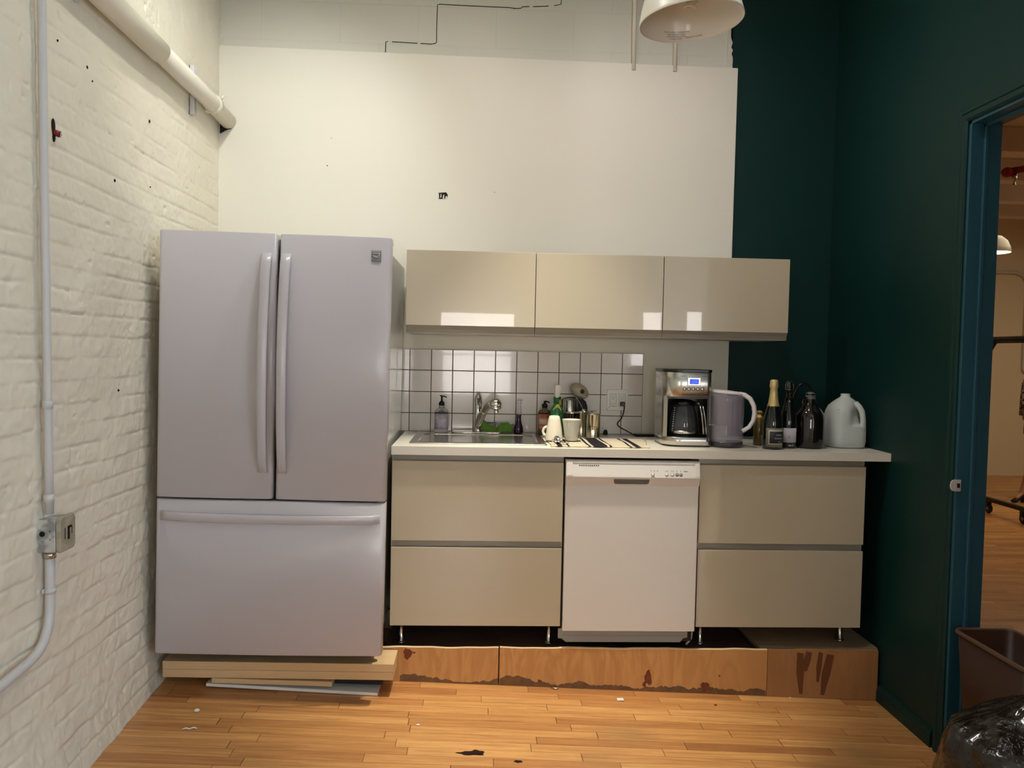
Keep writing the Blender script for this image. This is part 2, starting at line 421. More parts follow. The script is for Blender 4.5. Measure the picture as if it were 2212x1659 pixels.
def left_wall():
    ny, nz = 470, 640
    y = np.linspace(-1.62, YW+0.02, ny); z = np.linspace(-0.33, 3.15, nz)
    Y, Z = np.meshgrid(y, z, indexing='ij')
    h = wall_relief(Y, Z)
    h *= np.clip((Y+1.62)/0.1, 0, 1)
    base = np.clip((0.12 - Z)/0.34, 0, 1)**1.4                    # the foot of the wall bellies out
    bulge = base*(0.020 + 0.045*np.clip((-0.1-Y)/0.9, 0, 1))*np.clip((0.3-Y)/0.3, 0, 1)
    X = XL + h + bulge
    co = np.stack([X, Y, Z], -1).reshape(-1, 3)
    idx = np.arange(ny*nz).reshape(ny, nz)
    f = np.stack([idx[:-1, :-1], idx[1:, :-1], idx[1:, 1:], idx[:-1, 1:]], -1).reshape(-1, 4)
    extra = np.array([[XL+0.04, -1.62, -0.33], [XL+0.04, YB-0.2, -0.33], [XL+0.02, YB-0.2, ZC+.1], [XL, -1.62, ZC+.1],
                      [XL, -1.62, 3.15], [XL, YW+.02, 3.15], [XL, YW+.02, ZC+.1],
                      [XL-.2, YB-.2, -.33], [XL-.2, YW+.02, -.33], [XL-.2, YW+.02, ZC+.1], [XL-.2, YB-.2, ZC+.1]])
    n0 = len(co); co = np.concatenate([co, extra])
    q = [[0, 1, 2, 3], [4, 5, 6, 3], [7, 8, 9, 10]]
    f = np.concatenate([f, np.array(q)+n0])
    me = bpy.data.meshes.new('wall_left')
    me.vertices.add(len(co)); me.vertices.foreach_set('co', co.astype(np.float32).ravel())
    me.loops.add(f.size); me.loops.foreach_set('vertex_index', f.astype(np.int32).ravel())
    me.polygons.add(len(f)); me.polygons.foreach_set('loop_start', np.arange(0, f.size, 4, dtype=np.int32))
    me.polygons.foreach_set('use_smooth', np.ones(len(f), dtype=bool))
    me.update(calc_edges=True); me.validate()
    me.materials.append(M_brick)
    o = bpy.data.objects.new('wall_left', me); COL.objects.link(o); o['kind'] = 'structure'
    return o
WL = left_wall()
for (y, z, r) in ((-.198, 2.12, .007), (-.696, 2.154, .006), (-.66, 2.12, .003), (-.496, 1.819, .006), (-.466, 1.051, .005), (-.19, 1.86, .003), (-.88, 2.17, .004)):
    m_ = MB(); m_.ball((XL+0.002, y, z), .003, r*.8, r, 10, 8); obj('nail_hole', m_, M_hole, WL)

# back wall: block wall, dark wall beside it, big sheet fixed in front
mb = MB(); mb.box(XL-.2, 1.66, YW+.012, YW+.25, -.4, ZC+.1); WB = structure('wall_back', mb, M_block)
mb = MB()
# ragged right edge strip of the block wall paint
pts = [(1.655, 2.70)]; z = 2.70
while z < 3.3:
    z += random.uniform(.012, .03); pts.append((1.668 + random.uniform(-.006, .006) - .012*math.sin(z*9), z))
pts += [(1.64, 3.3), (1.64, 2.70)]
mb.prism(pts, 1, YW+.001, YW+.03); obj('ragged_edge', mb, M_block, WB)
mb = MB(); mb.box(1.672, XR+.2, YW+.016, YW+.25, -.4, ZC+.1); structure('wall_back_right', mb, M_dark)
mb = MB(); mb.box(1.655, 1.68, YW+.03, YW+.06, 2.6, ZC, 0); obj('dark_gap', mb, M_hole, WB)
mb = MB(); mb.prism([(XL-.05, -.4), (1.694, -.4), (1.698, 2.729), (XL-.05, 2.749)], 1, YW-.004, YW+.014, .002, 1)
WP = structure('wall_back_panel', mb, M_panel)
mb = MB(); mb.prism([(.150, 2.038), (.19, 2.042), (.199, 2.03), (.197, 2.02), (.185, 2.012), (.17, 2.009), (.156, 2.007), (.153, 2.022)], 1, YW-.006, YW-.003); PH = obj('torn_hole', mb, M_hole, WP)
for (x0, x1, z0, z1) in ((.150, .154, 2.012, 2.036), (.160, .166, 2.014, 2.034), (.173, .181, 2.01, 2.03), (.186, .194, 2.012, 2.023)):
    m_ = MB(); m_.prism([(x0, z0), (x1, z0+.001), (x1-.001, z1), (x0+.002, z1-.003)], 1, YW-.009, YW-.0055); obj('paper_shred', m_, M_panel, PH)
for (x, z, r) in ((-.42, 2.16, .003), (-.4, 2.30, .002), (.44, 2.05, .002)):
    m_ = MB(); m_.ball((x, YW-.004, z), r, .0015, r, 8, 6); obj('nail_hole', m_, M_hole, WP)
# cracks along the block joints
for path in ([(-.133, 2.745), (-.132, 2.802), (-.12, 2.804)], [(-.10, 2.803), (-.03, 2.801), (.03, 2.80)], [(.045, 2.80), (.10, 2.798), (.122, 2.803), (.127, 2.81), (.127, 2.90), (.129, 2.998), (.14, 3.001)],
             [(.14, 3.001), (.3, 2.999), (.5, 2.998), (.53, 2.995)], [(.52, 2.994), (.545, 2.996), (.56, 2.998), (.565, 3.005), (.6, 3.008)], [(.62, 3.008), (.68, 3.012), (.7, 3.014)], [(.73, 3.018), (.765, 3.025), (.768, 3.10)]):
    m_ = MB(); m_.tube([(x, YW+.012, z) for x, z in path], .0022, 6); obj('crack', m_, M_hole, WB)
# thin conduits down the block wall
for i, (x0, x1) in enumerate(((1.146, 1.149), (1.362, 1.366))):
    m_ = MB(); m_.tube([(x0, YW-.002, ZC), (x0, YW-.002, 3.06), (x1, YW-.002, 2.7)], .011, 12)
    solid('wall_conduit', m_, M_pipe, (x1, YW-.002, 2.7), ['thin painted conduit on the block wall, further left of the two behind the lamp', 'thin painted conduit on the block wall, nearer the dark green wall'][i], 'conduit', 'thin conduits on the upper back wall')

# right wall with a doorway
DY0, DY1, DZ = -0.485, -1.42, 2.145
mb = MB()
TH = .105
mb.box(XR, XR+TH, DY0, YW+.03, -.5, ZC+.1)
mb.box(XR, XR+TH, DY1, DY0, DZ, ZC+.1)
mb.box(XR, XR+TH, -2.4, DY1, -.5, ZC+.1)
structure('wall_right', mb, M_dark)
# jamb (lining) and stop of the doorway
mb = MB()
fz = floor_z(2.3)
mb.box(XR-.004, XR+TH+.012, DY0-.02, DY0+.001, fz, DZ, .001, 1)
mb.box(XR-.004, XR+TH+.012, DY1-.001, DY1+.02, fz, DZ, .001, 1)
mb.box(XR-.004, XR+TH+.012, DY1, DY0, DZ-.018, DZ+.001, .001, 1)
DJ = structure('door_1', mb, M_jamb)
m_ = MB(); m_.box(XR+.044, XR+.058, DY0-.032, DY0-.019, fz, DZ-.018, .002, 1); m_.box(XR+.044, XR+.058, DY1+.019, DY1+.032, fz, DZ-.018, .002, 1); m_.box(XR+.044, XR+.058, DY1+.02, DY0-.02, DZ-.031, DZ-.017, .002, 1)
obj('door_stop', m_, M_jamb, DJ)
# moulded casing, stepped profile, mitred
def casing(name, y0, y1, ztop, m):
    mb = MB()
    prof = [(0, .0), (.0, .010), (.008, .016), (.012, .012), (.030, .013), (.034, .017), (.046, .017), (.050, .010), (.062, .009), (.064, 0)]
    w = .064
    # left leg (towards back wall), head, right leg as swept profile with mitres
    path = [(y0, fz), (y0, ztop), (y1, ztop), (y1, fz)]
    rings = []
    for i, (y, z) in enumerate(path):
        ring = []
        for (u, d) in prof:   # u = distance out from the opening edge; d = depth towards the room
            if i == 0: p = (XR-d, y+u, z)
            elif i == 1: p = (XR-d, y+u, z+u)
            elif i == 2: p = (XR-d, y-u, z+u)
            else: p = (XR-d, y-u, z)
            ring.append(p)
        rings.append(ring)
    mb.loft(rings, smooth=False)
    return structure(name, mb, m)
casing('trim_1', DY0-.006, DY1+.006, DZ-.006, M_dark)
# baseboards
def baseboard(name, x, y0, y1, m):
    mb = MB()
    def prof(f): return [(x, f-.02), (x-.016, f-.02), (x-.016, f+.045), (x-.013, f+.052), (x-.013, f+.060), (x-.009, f+.068), (x-.007, f+.073), (x, f+.076)]
    f = floor_z(x-.01)
    mb.loft([[(px, y0, pz) for px, pz in prof(f)], [(px, y1, pz) for px, pz in prof(f)]], smooth=False)
    return structure(name, mb, m)
baseboard('baseboard_right', XR, DY0+.064, 0.0, M_dark)
baseboard('baseboard_right_2', XR, -2.4, DY1-.066, M_dark)

# walls and ceiling out of shot
mb = MB(); mb.box(XR+TH, XB, -2.5, -2.4, -.5, ZC+.1); 
SW = (-5.7, -3.2, .55, 2.7)
mb.box(XB, XB+.1, YB, SW[0], -.5, ZC+.1); mb.box(XB, XB+.1, SW[1], -2.4, -.5, ZC+.1); mb.box(XB, XB+.1, SW[0], SW[1], -.5, SW[2]); mb.box(XB, XB+.1, SW[0], SW[1], SW[3], ZC+.1)
structure('wall_side', mb, M_plain)
mb = MB(); mb.box(XL-.2, 12, YB-.2, 7.4, ZC, ZC+.1); structure('ceiling', mb, M_ceil)
WIN = [(-.15, .86, .60, 1.76), (2.50, 2.80, .6, 1.82), (3.08, 3.34, .6, 1.84), (3.44, 3.86, .6, 1.78)]
mb = MB()
xsw = [XL-.2] + [v for w in WIN for v in (w[0], w[1])] + [XB+.1]
for i in range(0, len(xsw), 2): mb.box(xsw[i], xsw[i+1], YB-.12, YB, -.5, ZC+.1)
for w in WIN: mb.box(w[0], w[1], YB-.12, YB, -.5, w[2]); mb.box(w[0], w[1], YB-.12, YB, w[3], ZC+.1)
structure('wall_front', mb, M_plain)
M_sash = mat('white_window_paint', lin(225, 222, 215), 0.4)
for i, w in enumerate(WIN):
    mb = MB(); t = .03
    mb.box(w[0], w[0]+t, YB-.09, YB-.04, w[2], w[3], .004); mb.box(w[1]-t, w[1], YB-.09, YB-.04, w[2], w[3], .004)
    mb.box(w[0]+t, w[1]-t, YB-.09, YB-.04, w[2], w[2]+t, .004); mb.box(w[0]+t, w[1]-t, YB-.09, YB-.04, w[3]-t, w[3], .004)
    if i == 0: mb.box(w[0]+t, w[1]-t, YB-.085, YB-.045, 1.17, 1.20, .003)
    wf = structure('window_%d' % (i+1), mb, M_sash)
    m_ = MB(); m_.box(w[0]+t, w[1]-t, YB-.067, YB-.063, w[2]+t, w[3]-t)
    obj('pane', m_, M_glass, wf)

mb = MB()
for k in range(4):
    y = SW[0]+k*(SW[1]-SW[0]-.05)/3; mb.box(XB+.02, XB+.07, y, y+.05, SW[2], SW[3], .004)
for z in (SW[2], 1.6, SW[3]-.05): mb.box(XB+.025, XB+.065, SW[0], SW[1], z, z+.05, .003)
wf = structure('window_5', mb, M_sash)
m_ = MB(); m_.box(XB+.043, XB+.047, SW[0]+.05, SW[1]-.05, SW[2]+.05, SW[3]-.05); obj('pane', m_, M_glass, wf)

# ---------------- next room
NX0, NX1, NY0, NY1, NZ = XR+TH, 11.5, -4.0, 7.05, 3.32
M_nwall = mat('next_room_wall', lin(226, 212, 186), 0.6)
mb = MB(); mb.box(NX0-.1, NX1, NY1, NY1+.15, -.5, ZC+.1); structure('wall_far', mb, M_nwall)
mb = MB(); mb.box(NX1, NX1+.1, NY0, NY1, -.5, ZC+.1); mb.box(XB+.1, NX1, NY0-.1, NY0, -.5, ZC+.1); mb.box(NX0, NX0+.1, YW+.1, NY1, -.5, ZC+.1); structure('wall_far_side', mb, M_nwall)
M_nceil = mat('next_room_ceiling_paint', lin(222, 212, 206), 0.7)
mb = MB(); mb.box(NX0, NX1, NY0, NY1, NZ, NZ+.05); structure('ceiling_2', mb, M_nceil)
for k, y in enumerate((-1.6, -.3, 1.0, 2.3, 3.45, 4.5, 5.5, 6.4)):
    m_ = MB(); m_.box(NX0, NX1, y-.09, y+.09, NZ-.22, NZ, .008); structure('trim_%d' % (k+2), m_, M_nceil)

# ================================================================== PIPES AND BOX ON THE LEFT WALL
t = thing('ceiling_pipe', (-.92, -.2, 2.385), 'thick white painted pipe running along the brick wall into the back panel', 'pipe')
m_ = MB(); m_.tube([(-.915, -3.0, 2.43), (-.92, -.66, 2.398), (-.92, -.215, 2.392)], .044, 28); obj('pipe_sleeve', m_, M_pipe, t)
m_ = MB(); m_.tube([(-.92, -.222, 2.392), (-.92, .345, 2.384), (-.92, YW-.002, 2.367)], .039, 28); obj('pipe_run', m_, M_pipe, t)
m_ = MB(); m_.tube([(-.92, .40, 2.3835), (-.92, .44, 2.382)], .044, 24); m_.box(-.955, -.945, .40, .44, 2.345, 2.42, .002); c_ = obj('pipe_clamp', m_, M_pipe, t)
m_ = MB(); m_.tube([(-.885, .42, 2.41), (-.87, .42, 2.425)], .006, 8); obj('clamp_bolt', m_, M_pipe, c_)
m_ = MB(); m_.prism([(-.96, 2.305), (-.925, 2.325), (-.905, 2.33), (-.93, 2.345), (-.96, 2.35)], 1, YW-.012, YW-.004); obj('wall_gap', m_, M_hole, t)
# strut channels
def strut(y, z0, z1, label):
    t = thing('strut_channel', (XL+.012, y, (z0+z1)/2), label, 'bracket')
    m_ = MB(); m_.box(XL-.004, XL+.022, y-.016, y-.012, z0, z1); m_.box(XL-.004, XL+.022, y+.012, y+.016, z0, z1); m_.box(XL-.004, XL+.002, y-.016, y+.016, z0, z1)
    obj('channel', m_, M_conduit, t)
    m_ = MB(); m_.box(XL+.003, XL+.004, y-.011, y+.011, z0+.01, z1-.01); obj('slot', m_, M_hole, t)
strut(.25, 2.28, 2.50, 'painted steel strut channel upright on the wall behind the thick pipe')
strut(-.79, 2.335, 2.62, 'painted steel strut channel cut off by the top edge of the photo')

t = thing('vertical_conduit', (-.945, -.99, .68), 'long grey white conduit running straight down the brick wall', 'conduit')
m_ = MB(); m_.tube([(-.943, -1.012, 3.9), (-.945, -1.005, 2.24), (-.944, -.994, 1.558), (-.944, -.978, .852), (-.945, -.972, .693)], .0125, 14); obj('conduit_tube', m_, M_conduit, t)
for z in (.73, 1.02, 2.9):
    m_ = MB(); m_.tube([(-.945, -.975-(z-.7)*.018, z), (-.945, -.975-(z-.7)*.018, z+.025)], .0155, 14); obj('coupling', m_, M_conduit, t)
t = thing('bent_conduit', (-.945, -.971, .4), 'white conduit curving away to the left below the junction box', 'conduit')
m_ = MB()
cp = [(-.945, -.970, .572), (-.945, -.970, .50), (-.945, -.9705, .43), (-.944, -.973, .39), (-.943, -.985, .345), (-.942, -1.012, .305), (-.941, -1.05, .283), (-.94, -1.10, .274), (-.938, -1.18, .269), (-.915, -1.6, .255), (-.895, -2.2, .24)]
m_.tube(cp, .0145, 14); obj('conduit_tube', m_, M_conduit, t)
m_ = MB(); m_.tube([(-.945, -.970, .445), (-.945, -.970, .46)], .017, 14); m_.box(-.961, -.955, -.99, -.955, .445, .46, .002); obj('strap', m_, M_conduit, t)
m_ = MB(); m_.tube([(-.945, -.970, .555), (-.945, -.970, .575)], .0175, 14); obj('locknut', m_, M_steel, t)

M_galv = mat('galvanised_steel', lin(150, 152, 150), 0.45, metal=0.35, var=(22, lin(200, 200, 196), 0.05))
M_plate = mat('tan_outlet_plate', lin(150, 142, 122), 0.5, var=(30, lin(170, 162, 140), 0.1))
t = thing('junction_box', (-.94, -.958, .578), 'grey metal junction box with a round open knockout and tan outlet plate', 'electrical box')
m_ = MB(); m_.box(-.972, -.913, -1.0, -.915, .578, .68, .002); obj('box_body', m_, M_galv, t)
m_ = MB(); m_.prism([(-1.0, .588), (-.994, .576), (-.918, .576), (-.908, .588), (-.908, .672), (-.916, .686), (-.994, .686), (-1.0, .674)], 0, -.913, -.898, .003, 1); pl = obj('cover_plate', m_, M_plate, t)
for dz, in ((0,),):
    m_ = MB(); m_.box(-.8982, -.8972, -.957, -.945, .61, .652); m_.box(-.8982, -.8972, -.948, -.934, .645, .652); obj('socket_hole', m_, M_hole, pl)
for (y, z0, z1) in ((-.972, .615, .65), (-.932, .625, .648)):
    m_ = MB(); m_.box(-.8982, -.8972, y-.0015, y+.0015, z0, z1); obj('socket_slot', m_, M_hole, pl)
m_ = MB(); m_.lathe([(0, 0), (.0085, 0), (.0085, .001), (0, .001)], (-.952, -1.0, .636), 20, M=Matrix.Rotation(PI/2, 4, 'X')); obj('open_knockout', m_, M_hole, t)
for z in (.659, .612):
    m_ = MB(); m_.lathe([(.0072, 0), (.0078, .0006), (.0084, 0)], (-.952, -1.0, z), 20, M=Matrix.Rotation(PI/2, 4, 'X')); obj('knockout_ring', m_, M_conduit, t)
for z in (.645, .618):
    m_ = MB(); m_.ball((-.929, -1.0, z), .002, .001, .002, 8, 6); obj('screw_hole', m_, M_hole, t)

t = thing('wall_anchor', (XL+.005, -.90, 1.882), 'red anchor with a pale ring stuck in a dark gouge in the brick', 'wall anchor')
m_ = MB(); m_.ball((XL+.003, -.908, 1.895), .004, .010, .026, 12, 10); m_.ball((XL+.003, -.905, 1.862), .004, .006, .014, 12, 8); obj('gouge', m_, M_hole, t)
M_red = mat('dark_red_plastic', lin(128, 22, 30), 0.4)
m_ = MB(); m_.tube([(XL-.004, -.905, 1.882), (XL+.018, -.896, 1.874)], .010, 16); obj('anchor_body', m_, M_red, t)
m_ = MB(); m_.tube([(XL+.018, -.896, 1.874), (XL+.021, -.8945, 1.8735)], .0088, 16); rg = obj('ring', m_, M_conduit, t)
m_ = MB(); m_.tube([(XL+.0205, -.8948, 1.8736), (XL+.0215, -.8944, 1.8734)], .0032, 12); obj('bore', m_, M_hole, rg)
#@@PART2
# ================================================================== FRIDGE (built upright, rolled a little at the end)
FX0, FX1, FF = -.919, -.002, -.27
fr = thing('refrigerator', (-.46, FF, -.030), 'large white french door refrigerator standing on stacked boards beside the brick wall', 'refrigerator')
def rounded_front(x0, x1, z0, z1, yf, yb, r=.016, bow=.006, n=14):
    """door slab: soft bowed front, rounded vertical edges"""
    pts = []
    def yy(x): u = (x-x0)/(x1-x0)*2-1; return yf + bow*u*u
    pts.append((x0, yb)); pts.append((x0, yf+bow+r))
    for k in range(1, 5): a = PI/2*k/4; pts.append((x0+r-r*math.cos(a), yf+bow+r-r*math.sin(a)))
    for k in range(1, n): x = x0+r+(x1-x0-2*r)*k/n; pts.append((x, yy(x)))
    for k in range(0, 5): a = PI/2*k/4; pts.append((x1-r+r*math.sin(a), yf+bow+r-r*math.cos(a)))
    pts.append((x1, yb))
    mb = MB(); mb.prism(pts, 2, z0, z1, .0025, 1)
    for f in mb.bm.faces:
        if abs(f.normal.z) < .5 and f.calc_area() < .3: f.smooth = True
    return mb
ca = MB(); ca.box(FX0+.006, FX1-.026, FF+.085, .565, .0, 1.645, .006)
obj('case', ca, M_fridge_side, fr)
g_ = MB(); g_.box(FX0+.018, FX1-.034, FF+.055, FF+.09, .02, 1.66); obj('gasket', g_, M_gap, fr)
dl = obj('door', rounded_front(FX0, -.4565, .610, 1.676, FF, FF+.062), M_fridge, fr)
dr = obj('door', rounded_front(-.4455, FX1, .610, 1.676, FF, FF+.062), M_fridge, fr)
fd = obj('freezer_drawer', rounded_front(FX0, FX1, -.029, .601, FF, FF+.062, bow=.008), M_fridge, fr)
def vhandle(xc, w0, w1, parent):
    R = []
    n = 22
    for i in range(n+1):
        t = i/n; z = 1.598 - t*.880
        bow = .052*(math.sin(PI*t)**.55) if 0 < t < 1 else 0
        w = w0 + (w1-w0)*t; y = FF-.003-bow; th = .016
        R.append([(xc-w/2, y+th, z), (xc-w/2, y+.004, z), (xc-w/2+.004, y, z), (xc+w/2-.004, y, z), (xc+w/2, y+.004, z), (xc+w/2, y+th, z)])
    mb = MB(); mb.loft(R); 
    for f in mb.bm.faces: f.smooth = abs(f.normal.x) < .3
    return obj('handle', mb, M_fridge, parent)
vhandle(-.4935, .040, .034, dl); vhandle(-.4175, .040, .034, dr)
R = []
for i in range(27):
    t = i/26; x = -.896 + t*.875; bow = .050*(math.sin(PI*t)**.5) if 0 < t < 1 else 0
    y = FF-.001-bow; z = .537; h = .0175; th = .016
    R.append([(x, y+th, z-h), (x, y+.004, z-h), (x, y, z-h+.004), (x, y, z+h-.004), (x, y+.004, z+h), (x, y+th, z+h)])
mb = MB(); mb.loft(R); obj('handle', mb, M_fridge, fd)
# badge
M_badge = mat('brushed_badge', lin(120, 120, 122), 0.3, metal=0.6)
M_badge_l = mat('bright_badge_mark', lin(214, 212, 210), 0.2, metal=0.8)
mb = MB(); mb.box(-.0805, -.0415, FF+.000, FF+.006, 1.578, 1.624, .001, 1); bg = obj('badge', mb, M_badge, dr)
mb = MB(); mb.box(-.0785, -.0435, FF-.0015, FF, 1.618, 1.622); mb.box(-.076, -.046, FF-.0012, FF, 1.611, 1.614)
mb.tube([(-.0745, FF-.0008, 1.6035), (-.068, FF-.0008, 1.5995), (-.060, FF-.0008, 1.5965), (-.052, FF-.0008, 1.5975)], [.0012, .0022, .0018, .0008], 6)
mb.tube([(-.060, FF-.0008, 1.5995), (-.053, FF-.0008, 1.603), (-.0445, FF-.0008, 1.611)], [.0008, .0016, .001], 6)
mb.box(-.0778, -.0758, FF-.001, FF, 1.590, 1.594); obj('emblem', mb, M_badge_l, bg)
for x0, x1 in ((FX0+.01, FX0+.09), (FX1-.08, FX1-.008)):
    m_ = MB(); m_.box(x0, x1, FF+.02, FF+.15, 1.66, 1.678, .004); m_.prism([(x0, 1.645), (x1, 1.645), (x1, 1.668), (x0, 1.668)], 1, FF+.085, FF+.13, .003, 1); obj('hinge_cover', m_, M_fridge_side, fr)
m_ = MB(); m_.box(FX0+.03, FX1-.05, FF+.07, .5, -.035, .002); obj('underframe', m_, M_gap, fr)
for x in (FX0+.055, FX1-.045):
    m_ = MB(); m_.lathe([(0, -.069), (.021, -.069), (.021, -.03), (0, -.03)], (x, FF+.135, 0), 20); obj('roller_foot', m_, M_blackm, fr)
    m_ = MB(); m_.lathe([(0, -.069), (.021, -.069), (.021, -.03), (0, -.03)], (x, .45, 0), 20); obj('roller_foot', m_, M_blackm, fr)

# lumber stack the refrigerator stands on
LY = -.17
def plank(name, x0, x1, z0, z1, y0, y1, m, tilt, label, cat, group=None):
    mb = MB(); mb.box(x0, x1, y0, y1, z0, z1, .0012, 1)
    cx = (x0+x1)/2
    for v in mb.bm.verts: v.co.z -= tilt*(v.co.x-cx)
    return solid(name, mb, m, (cx, (y0+y1)/2, z0), label, cat, group)
plank('lumber_board', -.92, .040, -.1325, -.0985, LY, .0-.01, M_pine, .012, 'pale pine board, topmost of the stack under the refrigerator', 'board', 'boards under the refrigerator')
plank('lumber_board', -.92, .037, -.168, -.134, LY+.002, -.01, M_pine, .012, 'pale pine board, second from the top under the refrigerator', 'board', 'boards under the refrigerator')
for x0, x1, nm in ((-.72, -.22, 'short thin pine block wedged low under the refrigerator boards, near the brick wall'),):
    plank('lumber_block', x0, x1, -.196, -.175, LY+.006, -.01, M_pine, .030, nm, 'board')
plank('lumber_block', -.215, -.012, -.211, -.177, LY+.05, -.01, M_blackm, .03, 'dark ribbed block low under the refrigerator boards, near the plywood step', 'board')
mb = MB(); mb.box(-.745, -.028, LY+.012, -.02, 0, .013, .001, 1)
for v in mb.bm.verts: v.co.z += floor_z(v.co.x) + .0012 + (.012*(1-(v.co.x+.745)/.717) if True else 0)
solid('white_board', mb, M_white, (-.387, LY+.1, -.23), 'thin white shelf board lying lowest under the refrigerator', 'board')

# ================================================================== PLYWOOD STEP UNDER THE CABINETS
def fascia(x0, x1, zt0, zt1, m, label, y0=.0, y1=.016):
    mb = MB(); n = 24
    pts = [(x0, floor_z(x0)+.001), (x1, floor_z(x1)+.001)]
    for i in range(n+1):
        t = 1-i/n; x = x0+(x1-x0)*t
        pts.append((x, zt0+(zt1-zt0)*t+.0016*math.sin(x*17)+.001*math.sin(x*41)))
    mb.prism(pts, 1, y0, y1)
    return mb
M_plycut = mat('pale_plywood_edge', lin(246, 220, 176), 0.7)
def fascia_thing(x0, x1, z0, z1, m, label, cut=True):
    t = thing('plywood_fascia', ((x0+x1)/2, .008, floor_z((x0+x1)/2)), label, 'plywood board')
    obj('front_panel', fascia(x0, x1, z0, z1, m, ''), m, t)
    if cut:
        mb = MB(); n = 24; top = []; bot = []
        R = []
        for i in range(n+1):
            tt = i/n; x = x0+(x1-x0)*tt; z = z0+(z1-z0)*tt+.0016*math.sin(x*17)+.001*math.sin(x*41)
            R.append([(x, .0003, z-.001), (x, .0163, z-.001), (x, .0163, z+.0022), (x, .0003, z+.0022)])
        mb.loft(R, smooth=False); obj('cut_edge', mb, M_plycut, t)
    return t
M_knot = mat('red_brown_knot', lin(104, 50, 28), 0.5, var=(60, lin(128, 66, 38), 0.2))
M_grime = mat('grey_damp_stain', lin(98, 74, 52), 0.7, var=(30, lin(128, 92, 58), 0.2))
f1 = fascia_thing(-.20, .487, -.097, -.100, M_ply, 'short orange plywood strip facing the step, next to the refrigerator')
f2 = fascia_thing(.4925, 1.708, -.099, -.103, M_ply, 'long orange plywood strip facing the middle of the step')
f3 = fascia_thing(1.7105, 2.223, -.101, -.104, M_ply2, 'browner plywood strip facing the step beside the dark green wall', cut=False)
def knot(p, x, z, rx, rz, rot=0, m=None):
    mb = MB(); pts = []
    for i in range(18):
        a = 2*PI*i/18; r = 1+.16*math.sin(3*a+x*9)+.08*math.sin(7*a)
        px, pz = rx*r*math.cos(a), rz*r*math.sin(a); c, s = math.cos(rot), math.sin(rot)
        pts.append((x+px*c-pz*s, z+px*s+pz*c))
    mb.prism(pts, 1, -.0006, .001); obj('knot', mb, m or M_knot, p)
knot(f1, .083, -.125, .019, .024); knot(f1, .112, -.120, .006, .004)
knot(f2, 1.165, -.232, .016, .034, .1); knot(f2, 1.148, -.262, .008, .012); knot(f2, 1.425, -.272, .019, .022, .0); knot(f2, .675, -.248, .011, .006, -.4); knot(f2, 1.49, -.222, .005, .004)
def damp(p, x0, x1, seed):
    r = random.Random(seed); mb = MB(); n = int((x1-x0)/.009); top = []
    h = .02
    for i in range(n+1):
        x = x0+(x1-x0)*i/n; h += r.uniform(-.006, .006); h = min(max(h, .006), .034)
        top.append((x, floor_z(x)+.002+h+.012*max(0, math.sin(x*14))))
    pts = [(x0, floor_z(x0)+.002)] + [(x1, floor_z(x1)+.002)] + top[::-1]
    R = []
    for (x, z) in top:
        zb = floor_z(x)+.002
        R.append([(x, -.0005, zb), (x, .0008, zb), (x, .0008, z), (x, -.0005, z)])
    mb.loft(R, smooth=False); obj('damp_stain', mb, M_grime, p)
damp(f1, .05, .486, 1); damp(f2, .494, 1.705, 5)
M_streak = mat('dark_streak', lin(112, 66, 38), 0.6)
for (xa, w, za, zb, dx) in ((1.86, .030, -.112, -.305, .01), (1.90, .028, -.108, -.20, -.012), (2.0, .034, -.12, -.31, -.03), (1.955, .02, -.11, -.25, -.01)):
    mb = MB(); mb.prism([(xa-w/2, za), (xa+w/2, za-.006), (xa+w/2+dx*.5, (za+zb)/2), (xa+w*.2+dx, zb), (xa-w*.3+dx, zb), (xa-w*.7+dx*.5, (za+zb)/2)], 1, -.0005, .001); obj('streak', mb, M_streak, f3)
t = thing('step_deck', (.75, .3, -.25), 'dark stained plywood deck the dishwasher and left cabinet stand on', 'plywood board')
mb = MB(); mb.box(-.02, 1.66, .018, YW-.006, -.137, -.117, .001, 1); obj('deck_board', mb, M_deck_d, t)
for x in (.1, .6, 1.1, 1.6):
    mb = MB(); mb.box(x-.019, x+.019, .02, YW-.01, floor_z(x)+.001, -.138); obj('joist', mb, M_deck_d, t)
t = thing('step_deck', (1.96, .3, -.25), 'pale plywood deck under the right hand cabinet beside the dark wall', 'plywood board')
mb = MB(); mb.prism([(1.683, .035), (2.228, .018), (2.228, YW-.006), (1.683, YW-.006)], 2, -.121, -.099, .001, 1); obj('deck_board', mb, M_deck_l, t)
for x in (1.72, 2.19):
    mb = MB(); mb.box(x-.019, x+.019, .036, YW-.01, floor_z(x)+.001, -.122); obj('joist', mb, M_deck_l, t)

